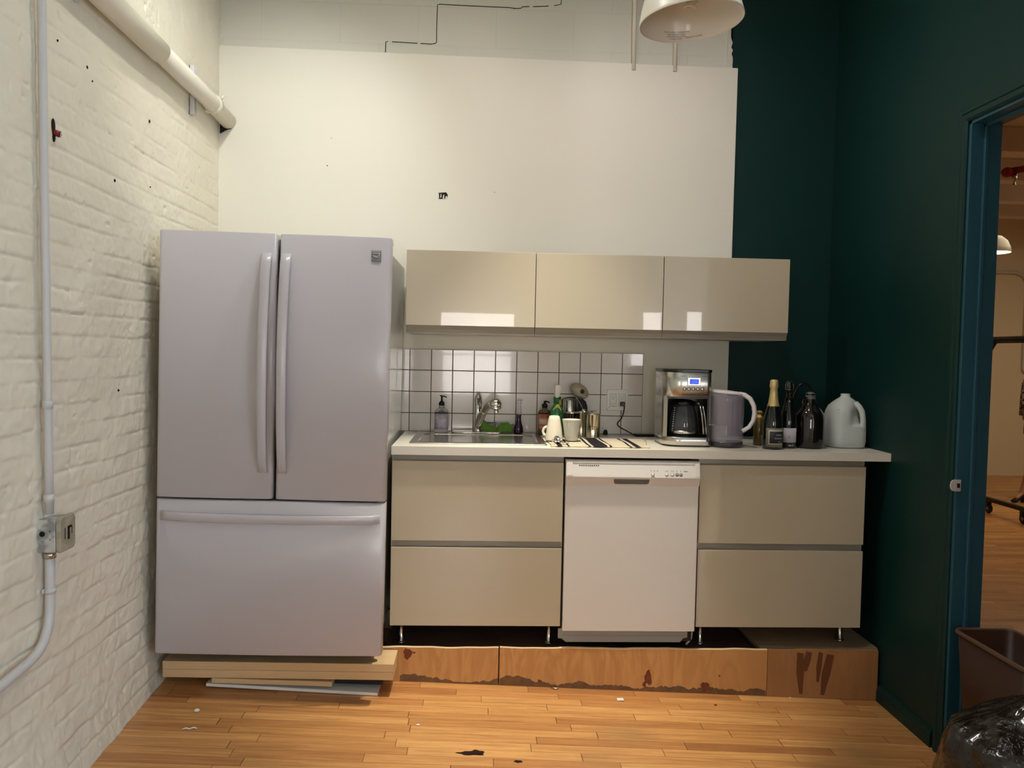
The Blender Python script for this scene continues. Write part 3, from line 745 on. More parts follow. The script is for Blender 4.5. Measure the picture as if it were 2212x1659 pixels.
# ================================================================== BASE CABINETS
def drawer_front(parent, x0, x1, z0, z1, groove=.022):
    mb = MB(); mb.box(x0, x1, -.0005, .018, z0, z1, .0015, 2)
    d = obj('drawer', mb, M_beige, parent)
    m_ = MB(); m_.prism([(.012, z1-.003), (.024, z1-.003), (.024, z1+groove), (.021, z1+groove), (.0205, z1+.004)], 0, x0+.001, x1-.001); obj('handle', m_, M_beige_rim, d)
    return d
def base_cabinet(x0, label, legs):
    x1 = x0+.762
    t = thing('base_cabinet', ((x0+x1)/2, .3, -.115), label, 'cabinet', 'glossy beige base cabinets')
    mb = MB(); mb.box(x0, x0+.018, .021, .60, 0, .762); mb.box(x1-.018, x1, .021, .60, 0, .762); mb.box(x0, x1, .021, .60, 0, .018); mb.box(x0+.018, x1-.018, .59, .60, .018, .762)
    mb.box(x0+.018, x1-.018, .021, .10, .744, .762); mb.box(x0+.018, x1-.018, .021, .04, .36, .40)
    obj('body', mb, M_carcass, t)
    drawer_front(t, x0+.002, x1-.002, .0015, .353, .026); drawer_front(t, x0+.002, x1-.002, .383, .737, .023)
    for x in legs:
        for y in (.118, .52):
            zb = -.0985 if x > 1.69 else -.1165
            mb = MB(); mb.lathe([(0, 0), (.020, 0), (.020, .004), (.015, .007), (.012, .009), (.012, .094), (.014, .097), (.014, -zb), (0, -zb)], (x, y, zb), 20)
            obj('leg', mb, M_steel, t)
base_cabinet(0, 'glossy beige two drawer base cabinet under the sink', (.042, .722))
base_cabinet(1.372, 'glossy beige two drawer base cabinet under the coffee maker and bottles', (1.43, 2.097))

# ================================================================== DISHWASHER
dw = thing('dishwasher', (1.068, .3, -.115), 'white dishwasher with button panel between the two beige base cabinets', 'dishwasher')
mb = MB(); mb.box(.771, 1.366, .035, .60, -.075, .745); obj('tub_case', mb, M_blackm, dw)
mb = MB(); mb.box(.7695, 1.367, -.010, .034, -.0165, .652, .003); obj('door', mb, M_dish, dw)
# control panel: upper face leans out, then returns underneath
prof = [(.034, .652), (.034, .753), (-.006, .753), (-.012, .749), (-.0255, .684), (-.026, .679), (-.0245, .676), (-.010, .640), (.0, .640)]
mb = MB(); mb.prism([(y, z) for y, z in prof], 0, .769, 1.369, .0012, 1); cp_ = obj('control_panel', mb, M_dish, dw)
def onpanel(x, z, d=.0008): return (x, -.012-(.749-z)*(.0135/.065)-d, z)
tilt = math.atan2(.0135, .065)
# raised frame round the panel face
mb = MB()
for (x0, x1, z0, z1) in ((.772, .800, .686, .747), (1.345, 1.366, .686, .747), (.800, 1.345, .741, .748)):
    R = [[onpanel(x0, z0, -.001), onpanel(x1, z0, -.001), onpanel(x1, z1, -.001), onpanel(x0, z1, -.001)], [onpanel(x0+.0015, z0+.001, .0028), onpanel(x1-.0015, z0+.001, .0028), onpanel(x1-.0015, z1-.001, .0028), onpanel(x0+.0015, z1-.001, .0028)]]
    mb.loft(R, smooth=False)
obj('panel_frame', mb, M_dish, cp_)
RX = Matrix.Rotation(PI/2 - tilt, 4, 'X')
for k, x in enumerate((1.155, 1.218, 1.243, 1.264, 1.281)):
    mb = MB(); mb.lathe([(0, .0016), (.0062, .0016), (.0072, 0), (0, 0)], onpanel(x, .694, .0), 18, M=RX); b_ = obj('button', mb, M_dish if k < 3 else M_kick, cp_)
    mb = MB(); mb.lathe([(.0072, .0004), (.0082, .0006), (.0082, 0), (.0072, 0)], onpanel(x, .694, .0), 18, M=RX, closed=True); obj('button_ring', mb, M_kick, b_)
for x, r_, z in [(x, .0018, .7095) for x in (1.148, 1.162, 1.176)] + [(x, .0015, .7095) for x in (1.214, 1.222, 1.239, 1.247, 1.264, 1.281)] + [(1.296, .002, .7085)]:
    mb = MB(); mb.ball(onpanel(x, z, .0), r_, .0006, .0023, 8, 6); obj('printed_mark', mb, M_ink, cp_)
for x0, x1, z in ((1.300, 1.312, .7085), (1.146, 1.164, .6835)):
    mb = MB(); mb.loft([[onpanel(x0, z-.0009, d), onpanel(x1, z-.0009, d), onpanel(x1, z+.0009, d), onpanel(x0, z+.0009, d)] for d in (-.0004, .0004)], smooth=False); obj('printed_mark', mb, M_ink, cp_)
mb = MB()
for k in range(10): mb.box(.827+k*.0092, .8325+k*.0092, -.0175, -.014, .7275, .7315)
obj('vent_slots', mb, M_hole, cp_)
# pull pocket under the lip
M_pocket = mat('shaded_pocket_plastic', lin(196, 198, 204), 0.35)
mb = MB(); R = []
for (yy_, zz, s) in ((-.0228, .6725, 1.0), (-.0140, .6490, .93)):
    pass
pts = []
for i in range(9): a = -PI/2 + PI/2*i/8; pts.append((1.130+.012*math.cos(a), .660+.0115*math.sin(a)))
pts = [(1.142, .6715), (.982, .6715), (.983, .660)] + [(.994-.011*math.cos(PI/2*i/5), .660-.0115*math.sin(PI/2*i/5)) for i in range(1, 6)] + [(1.128+.012*math.sin(PI/2*i/5), .660-.0115*math.cos(PI/2*i/5)) for i in range(6)]
mb.bm.faces.new([mb.bm.verts.new((x, -.0112-(z-.640)*(.0142/.036)-.0006, z)) for x, z in pts])
bmesh.ops.solidify(mb.bm, geom=list(mb.bm.faces), thickness=.0006); obj('pull_pocket', mb, M_kick, cp_)
mb = MB(); mb.prism([(.7545, -.0185), (1.345, -.0185), (1.345, -.057), (1.327, -.059), (1.312, -.078), (.7885, -.0785), (.780, -.063), (.7545, -.0625)], 1, .026, .034); k_ = obj('kick_plate', mb, M_kick, dw)
mb = MB(); mb.prism([(.76, -.050), (1.325, -.050), (1.312, -.0775), (.7885, -.078)], 1, .024, .0265); obj('kick_lip', mb, M_kick, k_)
for x in (.82, 1.30):
    mb = MB(); mb.lathe([(0, 0), (.014, 0), (.014, .005), (.006, .007), (.006, .045), (0, .045)], (x, .12, -.1165), 14); obj('levelling_foot', mb, M_blackm, dw)
    mb = MB(); mb.lathe([(0, 0), (.014, 0), (.014, .005), (.006, .007), (.006, .045), (0, .045)], (x, .5, -.1165), 14); obj('levelling_foot', mb, M_blackm, dw)
mb = MB(); mb.tube([(1.350, .06, -.100), (1.358, .055, -.088), (1.368, .05, -.070), (1.372, .055, -.045), (1.372, .09, -.025)], .0055, 10)
obj('drain_hose', mb, M_white, dw)
for x0, x1 in ((.7625, .7685), (1.3675, 1.3715)):
    mb = MB(); mb.box(x0, x1, .028, .55, -.01, .74); obj('side_filler', mb, M_blackm, dw)

# ================================================================== WALL CABINETS
def wall_cabinet(x0, w, label):
    x1 = x0+w; yf = .2423
    t = thing('wall_cabinet', ((x0+x1)/2, YW-.01, 1.31), label, 'cabinet', 'glossy beige wall cabinets')
    mb = MB(); yb = YW-.006 if True else 0
    mb.box(x0+.001, x1-.001, yf+.021, yb, 1.306, 1.691, .001, 1); obj('body', mb, M_carcass, t)
    mb = MB(); mb.box(x0+.0015, x1-.0015, yf, yf+.019, 1.342, 1.6925, .0012, 2); d = obj('door', mb, M_beige, t)
    mb = MB(); mb.prism([(yf+.004, 1.3425), (yf+.0185, 1.3425), (yf+.0195, 1.309), (yf+.0155, 1.309), (yf+.012, 1.325)], 0, x0+.002, x1-.002); obj('handle', mb, M_beige_rim, d)
UW = .6072
wall_cabinet(.0285, UW, 'glossy beige wall cabinet over the sink, next to the refrigerator')
wall_cabinet(.0285+UW, UW, 'glossy beige wall cabinet in the middle, over the outlet')
wall_cabinet(.0285+2*UW, UW, 'glossy beige wall cabinet partly over the dark green wall')

# ================================================================== WORKTOP, SINK, TAP
M_top = mat('speckled_white_laminate', lin(226, 220, 206), 0.35, coat=0.1, bump=(200, 0.05, 0.0003), var=(420, lin(214, 207, 193), 0.2))
mb = MB()
HX0, HX1, HY0, HY1 = .095, .665, .110, .500
mb.box(.0, HX0, -.0185, YW-.007, CB, CT); mb.box(HX1, 2.2505, -.0185, YW-.007, CB, CT)
mb.box(HX0, HX1, -.0185, HY0, CB, CT); mb.box(HX0, HX1, HY1, YW-.007, CB, CT)
bmesh.ops.remove_doubles(mb.bm, verts=list(mb.bm.verts), dist=1e-5)
solid('worktop', mb, M_top, (1.1, .3, CB), 'long white laminate worktop over the cabinets and dishwasher', 'worktop')
def rr(x0, x1, y0, y1, r, z, n=6):
    pts = []
    for cx, cy, a0 in ((x1-r, y1-r, 0), (x0+r, y1-r, PI/2), (x0+r, y0+r, PI), (x1-r, y0+r, 3*PI/2)):
        for i in range(n+1):
            a = a0+PI/2*i/n; pts.append((cx+r*math.cos(a), cy+r*math.sin(a), z))
    return pts
sk = thing('sink', (.38, .34, CT), 'stainless steel drop in sink set in the white worktop', 'sink')
mb = MB()
mb.loft([rr(.066, .694, .082, .598, .012, CT+.0008), rr(.067, .693, .083, .597, .012, CT+.004), rr(.073, .687, .089, .592, .012, CT+.0055), rr(.078, .682, .094, .588, .012, CT+.0035),
         rr(.086, .674, .100, .580, .014, CT+.0035), rr(.090, .670, .104, .50, .03, CT+.006), rr(.106, .654, .114, .496, .05, CT+.006), rr(.112, .648, .120, .490, .055, CT+.002),
         rr(.118, .642, .126, .484, .06, CT-.03), rr(.124, .636, .132, .478, .065, CT-.145), rr(.150, .610, .158, .452, .06, CT-.165), rr(.33, .43, .27, .34, .03, CT-.168)])
obj('basin', mb, M_steel, sk)
mb = MB(); mb.lathe([(0, .001), (.034, .001), (.040, .004), (.042, 0)], (.38, .305, CT-.167), 24); obj('drain', mb, M_chrome, sk)
DK = CT+.0062
fa = thing('kitchen_tap', (.375, .53, DK), 'chrome pull out tap standing on the back of the sink', 'tap')
mb = MB(); R = []
def oval(x0, x1, yc, hw, z, n=24): 
    pts = []
    for i in range(n):
        a = 2*PI*i/n; cx = (x1-hw) if math.cos(a) > 0 else (x0+hw)
        pts.append((cx+hw*math.cos(a), yc+hw*math.sin(a), z))
    return pts
mb.loft([oval(.243, .502, .53, .028, DK), oval(.243, .502, .53, .028, DK+.005), oval(.250, .495, .53, .021, DK+.009)]); obj('deck_plate', mb, M_chrome, fa)
mb = MB(); mb.lathe([(0, .007), (.022, .007), (.022, .018), (.019, .022), (.0185, .06), (.019, .10), (.0195, .135), (.0185, .138), (.0185, .142), (.0195, .144), (.0205, .165), (.017, .185), (.010, .198), (.008, .203), (0, .204)], (.376, .53, DK), 28)
bd = obj('tap_body', mb, M_chrome, fa)
mb = MB(); mb.box(.371, .381, .508, .513, DK+.15, DK+.18, .002); obj('body_mark', mb, M_black, bd)
mb = MB(); sp_ = [(.378, .515, DK+.035), (.383, .50, DK+.060), (.392, .475, DK+.090), (.405, .445, DK+.118), (.420, .415, DK+.142), (.434, .392, DK+.158), (.446, .377, DK+.166)]
mb.tube(sp_, [.0175, .0205, .0205, .0175, .0165, .0165, .0170], 18); obj('spout', mb, M_chrome, fa)
mb = MB(); mb.tube([(.4035, .448, DK+.1165), (.4065, .442, DK+.121)], .0185, 18); obj('spout_ring', mb, M_tin, fa)
mb = MB(); mb.ball((.460, .36, DK+.163), .030, .028, .026, 26, 16); mb.lathe([(.018, 0), (.028, .004), (.0295, .014), (0, .02)], (.461, .36, DK+.135), 24); hd = obj('spray_head', mb, M_chrome, fa)
mb = MB(); mb.lathe([(0, -.004), (.011, -.004), (.0125, 0), (.0115, .016), (0, .016)], (.464, .36, DK+.122), 18); obj('nozzle', mb, M_chrome, hd)
mb = MB(); mb.box(.482, .486, .344, .350, DK+.148, DK+.164, .001); obj('spray_button', mb, M_black, hd)

# tiles
M_tile = mat('glossy_white_tile', lin(222, 214, 206), 0.12, coat=0.6, coat_rough=0.03)
M_grout = mat('brown_grout', lin(88, 70, 52), 0.8)
tb = thing('tile_backsplash', (.6, YW-.008, CT), 'square white tiles with dark grout behind the sink', 'tiled backsplash')
mb = MB(); mb.box(-.085, 1.2395, YW-.0105, YW-.0048, CT+.001, 1.2295); obj('grout', mb, M_grout, tb)
mb = MB(); T0, TP, TZ = .018, .11104, 1.1219; g = .0017
for i in range(-1, 11):
    x0, x1 = T0+i*TP+g, T0+(i+1)*TP-g
    for j in range(-1, 3):
        z1, z0 = TZ-j*TP-g, TZ-(j+1)*TP+g
        z0 = max(z0, CT+.002); z1 = min(z1, 1.229)
        if i == 10 and False: continue
        mb.box(x0, x1, YW-.0145, YW-.010, z0, z1, .0012, 2)
obj('tiles', mb, M_tile, tb)
# outlet
ot = thing('wall_outlet', (1.107, YW-.014, .985), 'white double wall outlet plate on the tiles', 'outlet')
YT = YW-.0145
mb = MB(); mb.box(1.050, 1.1635, YT-.0065, YT-.0002, .929, 1.040, .003); op = obj('cover_plate', mb, M_white, ot)
for (x0, x1) in ((1.067, 1.100), (1.113, 1.147)):
    mb = MB(); mb.box(x0, x1, YT-.0085, YT-.006, .951, 1.015, .0012, 1); r_ = obj('receptacle', mb, M_white, ot)
    mb = MB()
    for z in (1.002, .965):
        xc = (x0+x1)/2
        if z < .98 and x0 > 1.11: continue
        mb.box(xc-.0078, xc-.0062, YT-.0090, YT-.0084, z-.0045, z+.0045); mb.box(xc+.0062, xc+.0078, YT-.0090, YT-.0084, z-.004, z+.004); mb.ball((xc, YT-.0086, z-.011), .0022, .0006, .0024, 8, 6)
    obj('socket_slots', mb, M_hole, r_)
    mb = MB()
    for (a, b2, c, d) in ((x0-.001, x1+.001, 1.0152, 1.0162), (x0-.001, x1+.001, .9498, .9508), (x0-.001, x0, .95, 1.016), (x1, x1+.001, .95, 1.016)): mb.box(a, b2, YT-.0068, YT-.0063, c, d)
    obj('edge_line', mb, M_kick, r_)
mb = MB(); mb.tube([(1.051, YT-.0068, .932), (1.060, YT-.0068, .944), (1.070, YT-.0068, .952)], .0006, 6); obj('hairline_crack', mb, M_hole, ot)
t = thing('plug_and_cable', (1.13, YW-.03, CT), 'black plug and cord hanging from the outlet to the worktop', 'cord')
mb = MB(); mb.box(1.119, 1.143, YT-.030, YT-.009, .955, .977, .004); obj('plug', mb, M_black, t)
mb = MB()
cpts = [(1.139, .606, .958), (1.139, .600, .945), (1.136, .60, .925), (1.131, .60, .905), (1.122, .60, .885), (1.108, .595, .872), (1.102, .59, .862), (1.106, .58, .852), (1.120, .57, .842), (1.145, .56, .830), (1.168, .55, .818), (1.183, .545, CT+.006)]
mb.tube(cpts, .0032, 8); obj('cable', mb, M_black, t)
t = thing('power_strip', (1.26, .56, CT), 'flat black power strip lying on the worktop behind the coffee maker', 'power strip')
mb = MB(); mb.box(1.188, 1.345, .535, .585, CT+.0005, CT+.012, .002); obj('case', mb, M_blackm, t)
mb = MB(); mb.box(1.19, 1.343, .536, .560, CT+.0118, CT+.0128, .0005, 1); obj('top_strip', mb, M_kick, t)
t = solid('cable_grommet', MB().lathe([(0, 0), (.012, 0), (.0115, .012), (.009, .022), (.004, .026), (0, .026)], (1.043, .60, CT+.0005), 16), M_blackm, (1.043, .60, CT), 'small black rubber plug standing below the outlet', 'plug')
#@@PART3
# ================================================================== THINGS ON THE WORKTOP
Z0 = CT+.0006
def P(name, parent, mb, m): return obj(name, mb, m, parent)
M_clear = mat('clear_plastic', (.86, .86, .88, 1), .08, trans=.9, ior=1.2)
M_frost = mat('translucent_plastic', lin(214, 212, 205), .35, trans=.35, ior=1.2)
# hand soap, left of the tap
c = (.190, .545, DK)
t = thing('soap_dispenser', c, 'clear pump bottle of soap with lavender grey label left of the tap', 'soap bottle')
P('bottle', t, MB().lathe([(0, 0), (.031, 0), (.034, .004), (.034, .105), (.030, .115), (.016, .124), (.013, .128), (.013, .136), (0, .136)], c, 32), M_clear)
mb = MB(); arc_label(mb, c, .0343, PI*1.04, PI*1.96, c[2]+.016, c[2]+.098, 20); lb = P('label', t, mb, mat('lavender_label', lin(176, 168, 178), .5, var=(60, lin(150, 142, 158), .15)))
mb = MB(); arc_label(mb, c, .0347, PI*1.03, PI*1.97, c[2]+.097, c[2]+.103, 20); P('label_band', lb, mb, M_ink)
mb = MB(); mb.lathe([(0, 0), (.0145, 0), (.0145, .015), (.008, .022), (.005, .025), (.0045, .048), (0, .048)], (c[0], c[1], c[2]+.136), 20); pm = P('pump', t, mb, M_black)
P('pump_spout', pm, MB().tube([(c[0]-.010, c[1], c[2]+.187), (c[0], c[1], c[2]+.184), (c[0]+.014, c[1], c[2]+.183), (c[0]+.026, c[1], c[2]+.178)], [.0025, .004, .0035, .0025], 10), M_black)
# green strip + clear jar behind tap
M_leaf = mat('bright_green_sheet', lin(140, 190, 74), .5, bump=(60, .2, .001), var=(14, lin(100, 160, 60), .2))
mb = MB()
def leaf(u, v):
    x = .398+.155*u
    z = .004+(.022+.030*(.5+.5*math.sin(u*9.0+1.0))+.004*math.sin(u*23))*v
    y = .566 - .004*math.sin(u*PI) + .018*v*(.3+.7*math.sin(u*9.0+1.0)**2)
    return (x, y, DK+z*(1 if v > .01 else .15))
mb.grid(leaf, 48, 8)
bmesh.ops.solidify(mb.bm, geom=list(mb.bm.faces), thickness=.0012)
for v in mb.bm.verts: v.co.z = max(v.co.z, DK+.001)
solid('sponge_cloth', mb, M_leaf, (.475, .57, DK), 'crumpled bright green cloth lying behind the tap', 'cloth')
t = thing('plastic_jar', (.49, .61, CT), 'clear plastic jar lying on its side behind the green cloth', 'jar')
RY = Matrix.Rotation(PI/2, 4, 'Y')
P('jar_body', t, MB().lathe([(0, 0), (.020, 0), (.0265, .008), (.0265, .13), (.018, .150), (.016, .155), (.014, .155), (.0155, .149), (.0245, .128), (.0245, .01), (0, .004)], (.405, .6165, CT+.0285), 28, M=RY), M_glass)
P('jar_cap', t, MB().lathe([(0, 0), (.019, 0), (.019, .014), (0, .014)], (.5605, .6165, CT+.0285), 24, M=RY), M_frost)
# purple cleaner
c = (.586, .570, DK)
t = thing('purple_spray_bottle', c, 'slim waisted bottle of dark purple liquid with clear neck behind the sink', 'bottle')
M_purple = mat('dark_purple_liquid', lin(46, 16, 52), .12, coat=.5)
P('filled_body', t, MB().lathe([(0, 0), (.022, 0), (.025, .006), (.024, .028), (.016, .05), (.0125, .068), (.013, .09), (.0145, .095), (0, .095)], c, 28), M_purple)
P('clear_neck', t, MB().lathe([(.0145, .0955), (.0145, .105), (.013, .13), (.010, .145), (.010, .152), (0, .152)], c, 28), M_clear)
mb = MB(); mb.lathe([(0, 0), (.013, 0), (.012, .018), (0, .02)], (c[0], c[1], c[2]+.152), 18); mb.box(c[0]-.008, c[0]+.020, c[1]-.007, c[1]+.007, c[2]+.166, c[2]+.176, .003); P('trigger_cap', t, mb, M_clear)
# orange label soap
c = (.704, .560, DK-.001)
c = (.718, .555, Z0)
t = thing('soap_dispenser', c, 'pump bottle of soap with orange label between the purple and green bottles', 'soap bottle')
P('bottle', t, MB().lathe([(0, 0), (.031, 0), (.0345, .004), (.0345, .110), (.031, .122), (.016, .132), (.013, .135), (.013, .14), (0, .14)], c, 32), mat('amber_clear_plastic', lin(150, 138, 110), .1, trans=.6, ior=1.2))
mb = MB(); arc_label(mb, c, .0348, PI*1.05, PI*1.95, c[2]+.028, c[2]+.108, 20); lb = P('label', t, mb, mat('orange_label', lin(196, 112, 84), .5))
mb = MB(); arc_label(mb, c, .0352, PI*1.04, PI*1.96, c[2]+.108, c[2]+.114, 20); P('label_band', lb, mb, M_ink)
mb = MB(); arc_label(mb, c, .0355, PI*1.18, PI*1.80, c[2]+.056, c[2]+.084, 16); P('label_panel', lb, mb, mat('pink_grey_panel', lin(206, 176, 164), .5))
mb = MB(); arc_label(mb, c, .0355, PI*1.2, PI*1.42, c[2]+.032, c[2]+.044, 8); P('barcode', lb, mb, mat('barcode_grey', lin(90, 74, 60), .6, var=(200, lin(220, 200, 170), .1)))
wrap_text('lettering', "MEYER'S", .0125, c, .0357, PI*1.5, c[2]+.092, M_ink, lb)
mb = MB(); mb.lathe([(0, 0), (.0145, 0), (.0150, .016), (.009, .021), (.005, .024), (.0045, .030), (0, .030)], (c[0], c[1], c[2]+.140), 20); pm = P('pump', t, mb, M_black)
P('pump_spout', pm, MB().tube([(c[0]-.006, c[1], c[2]+.170), (c[0]+.004, c[1], c[2]+.171), (c[0]+.016, c[1]-.004, c[2]+.169), (c[0]+.024, c[1]-.006, c[2]+.164)], [.004, .0048, .0042, .003], 10), M_black)
# green spray bottle
c = (.777, .505, Z0)
t = thing('green_spray_bottle', c, 'green cleaning spray bottle with white trigger and yellow label', 'spray bottle')
M_green = mat('green_translucent_plastic', lin(28, 128, 66), .2, coat=.4)
P('bottle', t, MB().lathe([(0, 0), (.032, 0), (.036, .005), (.036, .118), (.033, .132), (.022, .155), (.0175, .168), (0, .17)], c, 32), M_green)
P('collar', t, MB().lathe([(0, 0), (.018, 0), (.0195, .004), (.0195, .028), (.016, .032), (0, .032)], (c[0], c[1], c[2]+.168), 28), mat('green_collar', lin(16, 100, 50), .3))
mb = MB(); mb.prism([(c[0]-.013, 1.000), (c[0]+.006, 1.000), (c[0]+.0145, 1.045), (c[0]+.012, 1.064), (c[0]-.014, 1.066), (c[0]-.017, 1.05)], 1, c[1]-.05, c[1]+.03, .004, 2)
for v in mb.bm.verts:
    if v.co.z < 1.02 and v.co.y < c[1]-.03: v.co.y += .022
P('trigger_head', t, mb, M_white)
mb = MB(); mb.prism([(c[0]-.020, .905), (c[0]-.024, .940), (c[0]-.008, .962), (c[0]+.004, .968), (c[0]+.018, .940), (c[0]+.016, .905)], 1, c[1]-.0375, c[1]-.0365); 
for v in mb.bm.verts:
    rad = .036 if v.co.z < .93 else .036-(v.co.z-.93)*.36
    v.co.y = c[1]-math.sqrt(max(rad*rad-(v.co.x-c[0])**2, 1e-6))-.0012
P('label_arrow', t, mb, mat('yellow_label', lin(196, 190, 84), .5))
mb = MB(); arc_label(mb, c, .0205, PI*1.62, PI*1.9, c[2]+.150, c[2]+.185, 6); P('label_badge', t, mb, mat('yellow_badge', lin(190, 172, 50), .5))
mb = MB(); mb.tube([(c[0], c[1]-.0375, c[2]+.004), (c[0], c[1]-.0375, c[2]+.115), (c[0], c[1]-.030, c[2]+.14), (c[0], c[1]-.020, c[2]+.165)], .0022, 8); P('dip_tube_line', t, mb, M_clear)
# small coffee machine with egg shaped head
t = thing('capsule_coffee_machine', (.89, .56, Z0), 'small steel and black drink machine with grey egg shaped head against the tiles', 'coffee machine')
P('steel_tank', t, MB().lathe([(0, 0), (.034, 0), (.035, .003), (.035, .175), (.030, .186), (0, .190)], (.848, .586, Z0), 32), M_steel)
mb = MB(); pts = [(.800, Z0), (.802, .965), (.808, .982), (.822, .992), (.846, .997), (.886, .998), (.918, .990), (.936, .975), (.944, .950), (.948, Z0)]
mb.prism(pts, 1, .588, .622, .004, 2); P('body', t, mb, M_black)
mb = MB(); pts = [(.896, Z0), (.896, .985), (.918, .985), (.934, .970), (.941, .945), (.943, Z0)]; mb.prism(pts, 1, .577, .589, .002, 2); P('drip_column', t, mb, M_blackm)
M_egg = mat('putty_grey_enamel', lin(158, 150, 128), .35, coat=.4)
RE = Matrix.Rotation(math.radians(33), 4, 'Y')
P('head', t, MB().ball((.896, .565, 1.032), .053, .036, .035, 30, 20, M=RE), M_egg)
P('head_lip', t, MB().ball((.907, .562, 1.007), .032, .032, .012, 24, 12, M=Matrix.Rotation(math.radians(12), 4, 'Y')), M_egg)
P('head_eye', t, MB().lathe([(0, .002), (.0105, .002), (.0115, 0), (0, 0)], (.9065, .5295, 1.030), 20, M=Matrix.Rotation(PI/2, 4, 'X')), mat('dark_brown_window', lin(50, 28, 22), .3))
# towel
def towel_mat():
    m = bpy.data.materials.new('striped_towel_cloth'); m.use_nodes = True
    nt = m.node_tree; n = nt.nodes; l = nt.links; b = n['Principled BSDF']; b.inputs['Roughness'].default_value = .9
    tc = n.new('ShaderNodeTexCoord'); sp = n.new('ShaderNodeSeparateXYZ'); l.new(tc.outputs['Object'], sp.inputs[0])
    mr = n.new('ShaderNodeMapRange'); mr.inputs['From Min'].default_value = -.27; mr.inputs['From Max'].default_value = .27
    l.new(sp.outputs['X'], mr.inputs['Value'])
    r = n.new('ShaderNodeValToRGB'); r.color_ramp.interpolation = 'CONSTANT'
    W_, K_ = lin(240, 230, 208), lin(44, 36, 44)
    st = [(.732, .756), (.780, .790), (.874, .884), (.897, .958), (.968, .978), (1.062, 1.072), (1.086, 1.112)]
    e = r.color_ramp.elements; e[0].position = 0; e[0].color = W_; e[1].position = 1; e[1].color = W_
    for a, b_ in st:
        q = e.new((a-.94+.27)/.54); q.color = K_; q = e.new((b_-.94+.27)/.54); q.color = W_
    l.new(mr.outputs['Result'], r.inputs['Fac']); l.new(r.outputs['Color'], b.inputs['Base Color'])
    t_ = n.new('ShaderNodeTexNoise'); t_.inputs['Scale'].default_value = 400; bp = n.new('ShaderNodeBump'); bp.inputs['Strength'].default_value = .2; bp.inputs['Distance'].default_value = .0005
    l.new(tc.outputs['Object'], t_.inputs['Vector']); l.new(t_.outputs['Fac'], bp.inputs['Height']); l.new(bp.outputs['Normal'], b.inputs['Normal'])
    return m
mb = MB()
def tow(u, v):
    y = .026+v*.36; x = .700+u*(.452+.03*v)+.006*math.sin(v*7+u*3)+.012*v
    edge = min(u, 1-u, v, 1-v)*18
    w = .0035*(math.sin(u*23+v*6)*.5+.5)*(math.sin(v*9+u*4)*.5+.5) + .008*max(0, math.exp(-((u-.26)/.035)**2-((v-.12)/.2)**2)) + .006*max(0, math.exp(-((u-.58)/.03)**2-((v-.2)/.3)**2))
    return (x-.94, y-.2, .0045+w*min(1, edge))
mb.grid(tow, 90, 50)
bmesh.ops.solidify(mb.bm, geom=list(mb.bm.faces), thickness=.0035)
for v in mb.bm.verts: v.co.z = max(v.co.z, .0006)
o = obj('dish_towel', mb, towel_mat(), None, 'cream dish towel with black stripes spread on the worktop', 'towel'); o.location = (.94, .2, CT)
ZT = CT+.009
# upside down mug
c = (.737, .232, ZT)
t = thing('mug', c, 'cream mug standing upside down on the striped towel', 'mug')
P('mug_body', t, MB().lathe([(.0385, 0), (.0425, .001), (.0425, .006), (.036, .055), (.028, .100), (.0245, .113), (.020, .116), (.019, .1135), (.004, .113), (0, .113), (0, .108), (.018, .107), (.033, .05), (.0385, .004)], c, 40), M_ceramic)
mb = MB(); mb.tube([(c[0]-.036, c[1]+.01, c[2]+.020), (c[0]-.048, c[1]+.014, c[2]+.026), (c[0]-.052, c[1]+.016, c[2]+.040), (c[0]-.046, c[1]+.014, c[2]+.056), (c[0]-.034, c[1]+.01, c[2]+.064)], .0055, 12, flat=(1, 1.2)); P('handle', t, mb, M_ceramic)
# upright cup
c = (.818, .226, ZT)
t = thing('cup', c, 'translucent white cup standing upright beside the upside down mug', 'cup')
P('cup_body', t, MB().lathe([(0, 0), (.026, 0), (.030, .003), (.034, .03), (.0405, .075), (.0445, .098), (.0455, .1005), (.0435, .101), (.039, .076), (.032, .03), (.027, .006), (0, .005)], c, 44), mat('glazed_white_cup', lin(218, 212, 198), .15, coat=.8, trans=.1))
P('cup_contents', t, MB().lathe([(0, .084), (.040, .084), (.0405, .086), (0, .0865)], c, 32), mat('pinkish_cream', lin(222, 190, 164), .5))
# glass tumbler
c = (.836, .375, CT+.006)
t = thing('glass_tumbler', c, 'clear glass tumbler behind the upright cup', 'glass')
P('glass_body', t, MB().lathe([(0, 0), (.036, 0), (.038, .002), (.041, .122), (.041, .124), (.0395, .124), (.0365, .006), (0, .005)], c, 40), M_glass)
P('rim', t, MB().lathe([(.0395, .1235), (.0412, .1235), (.0414, .126), (.0398, .126)], c, 40, closed=True), M_tin)
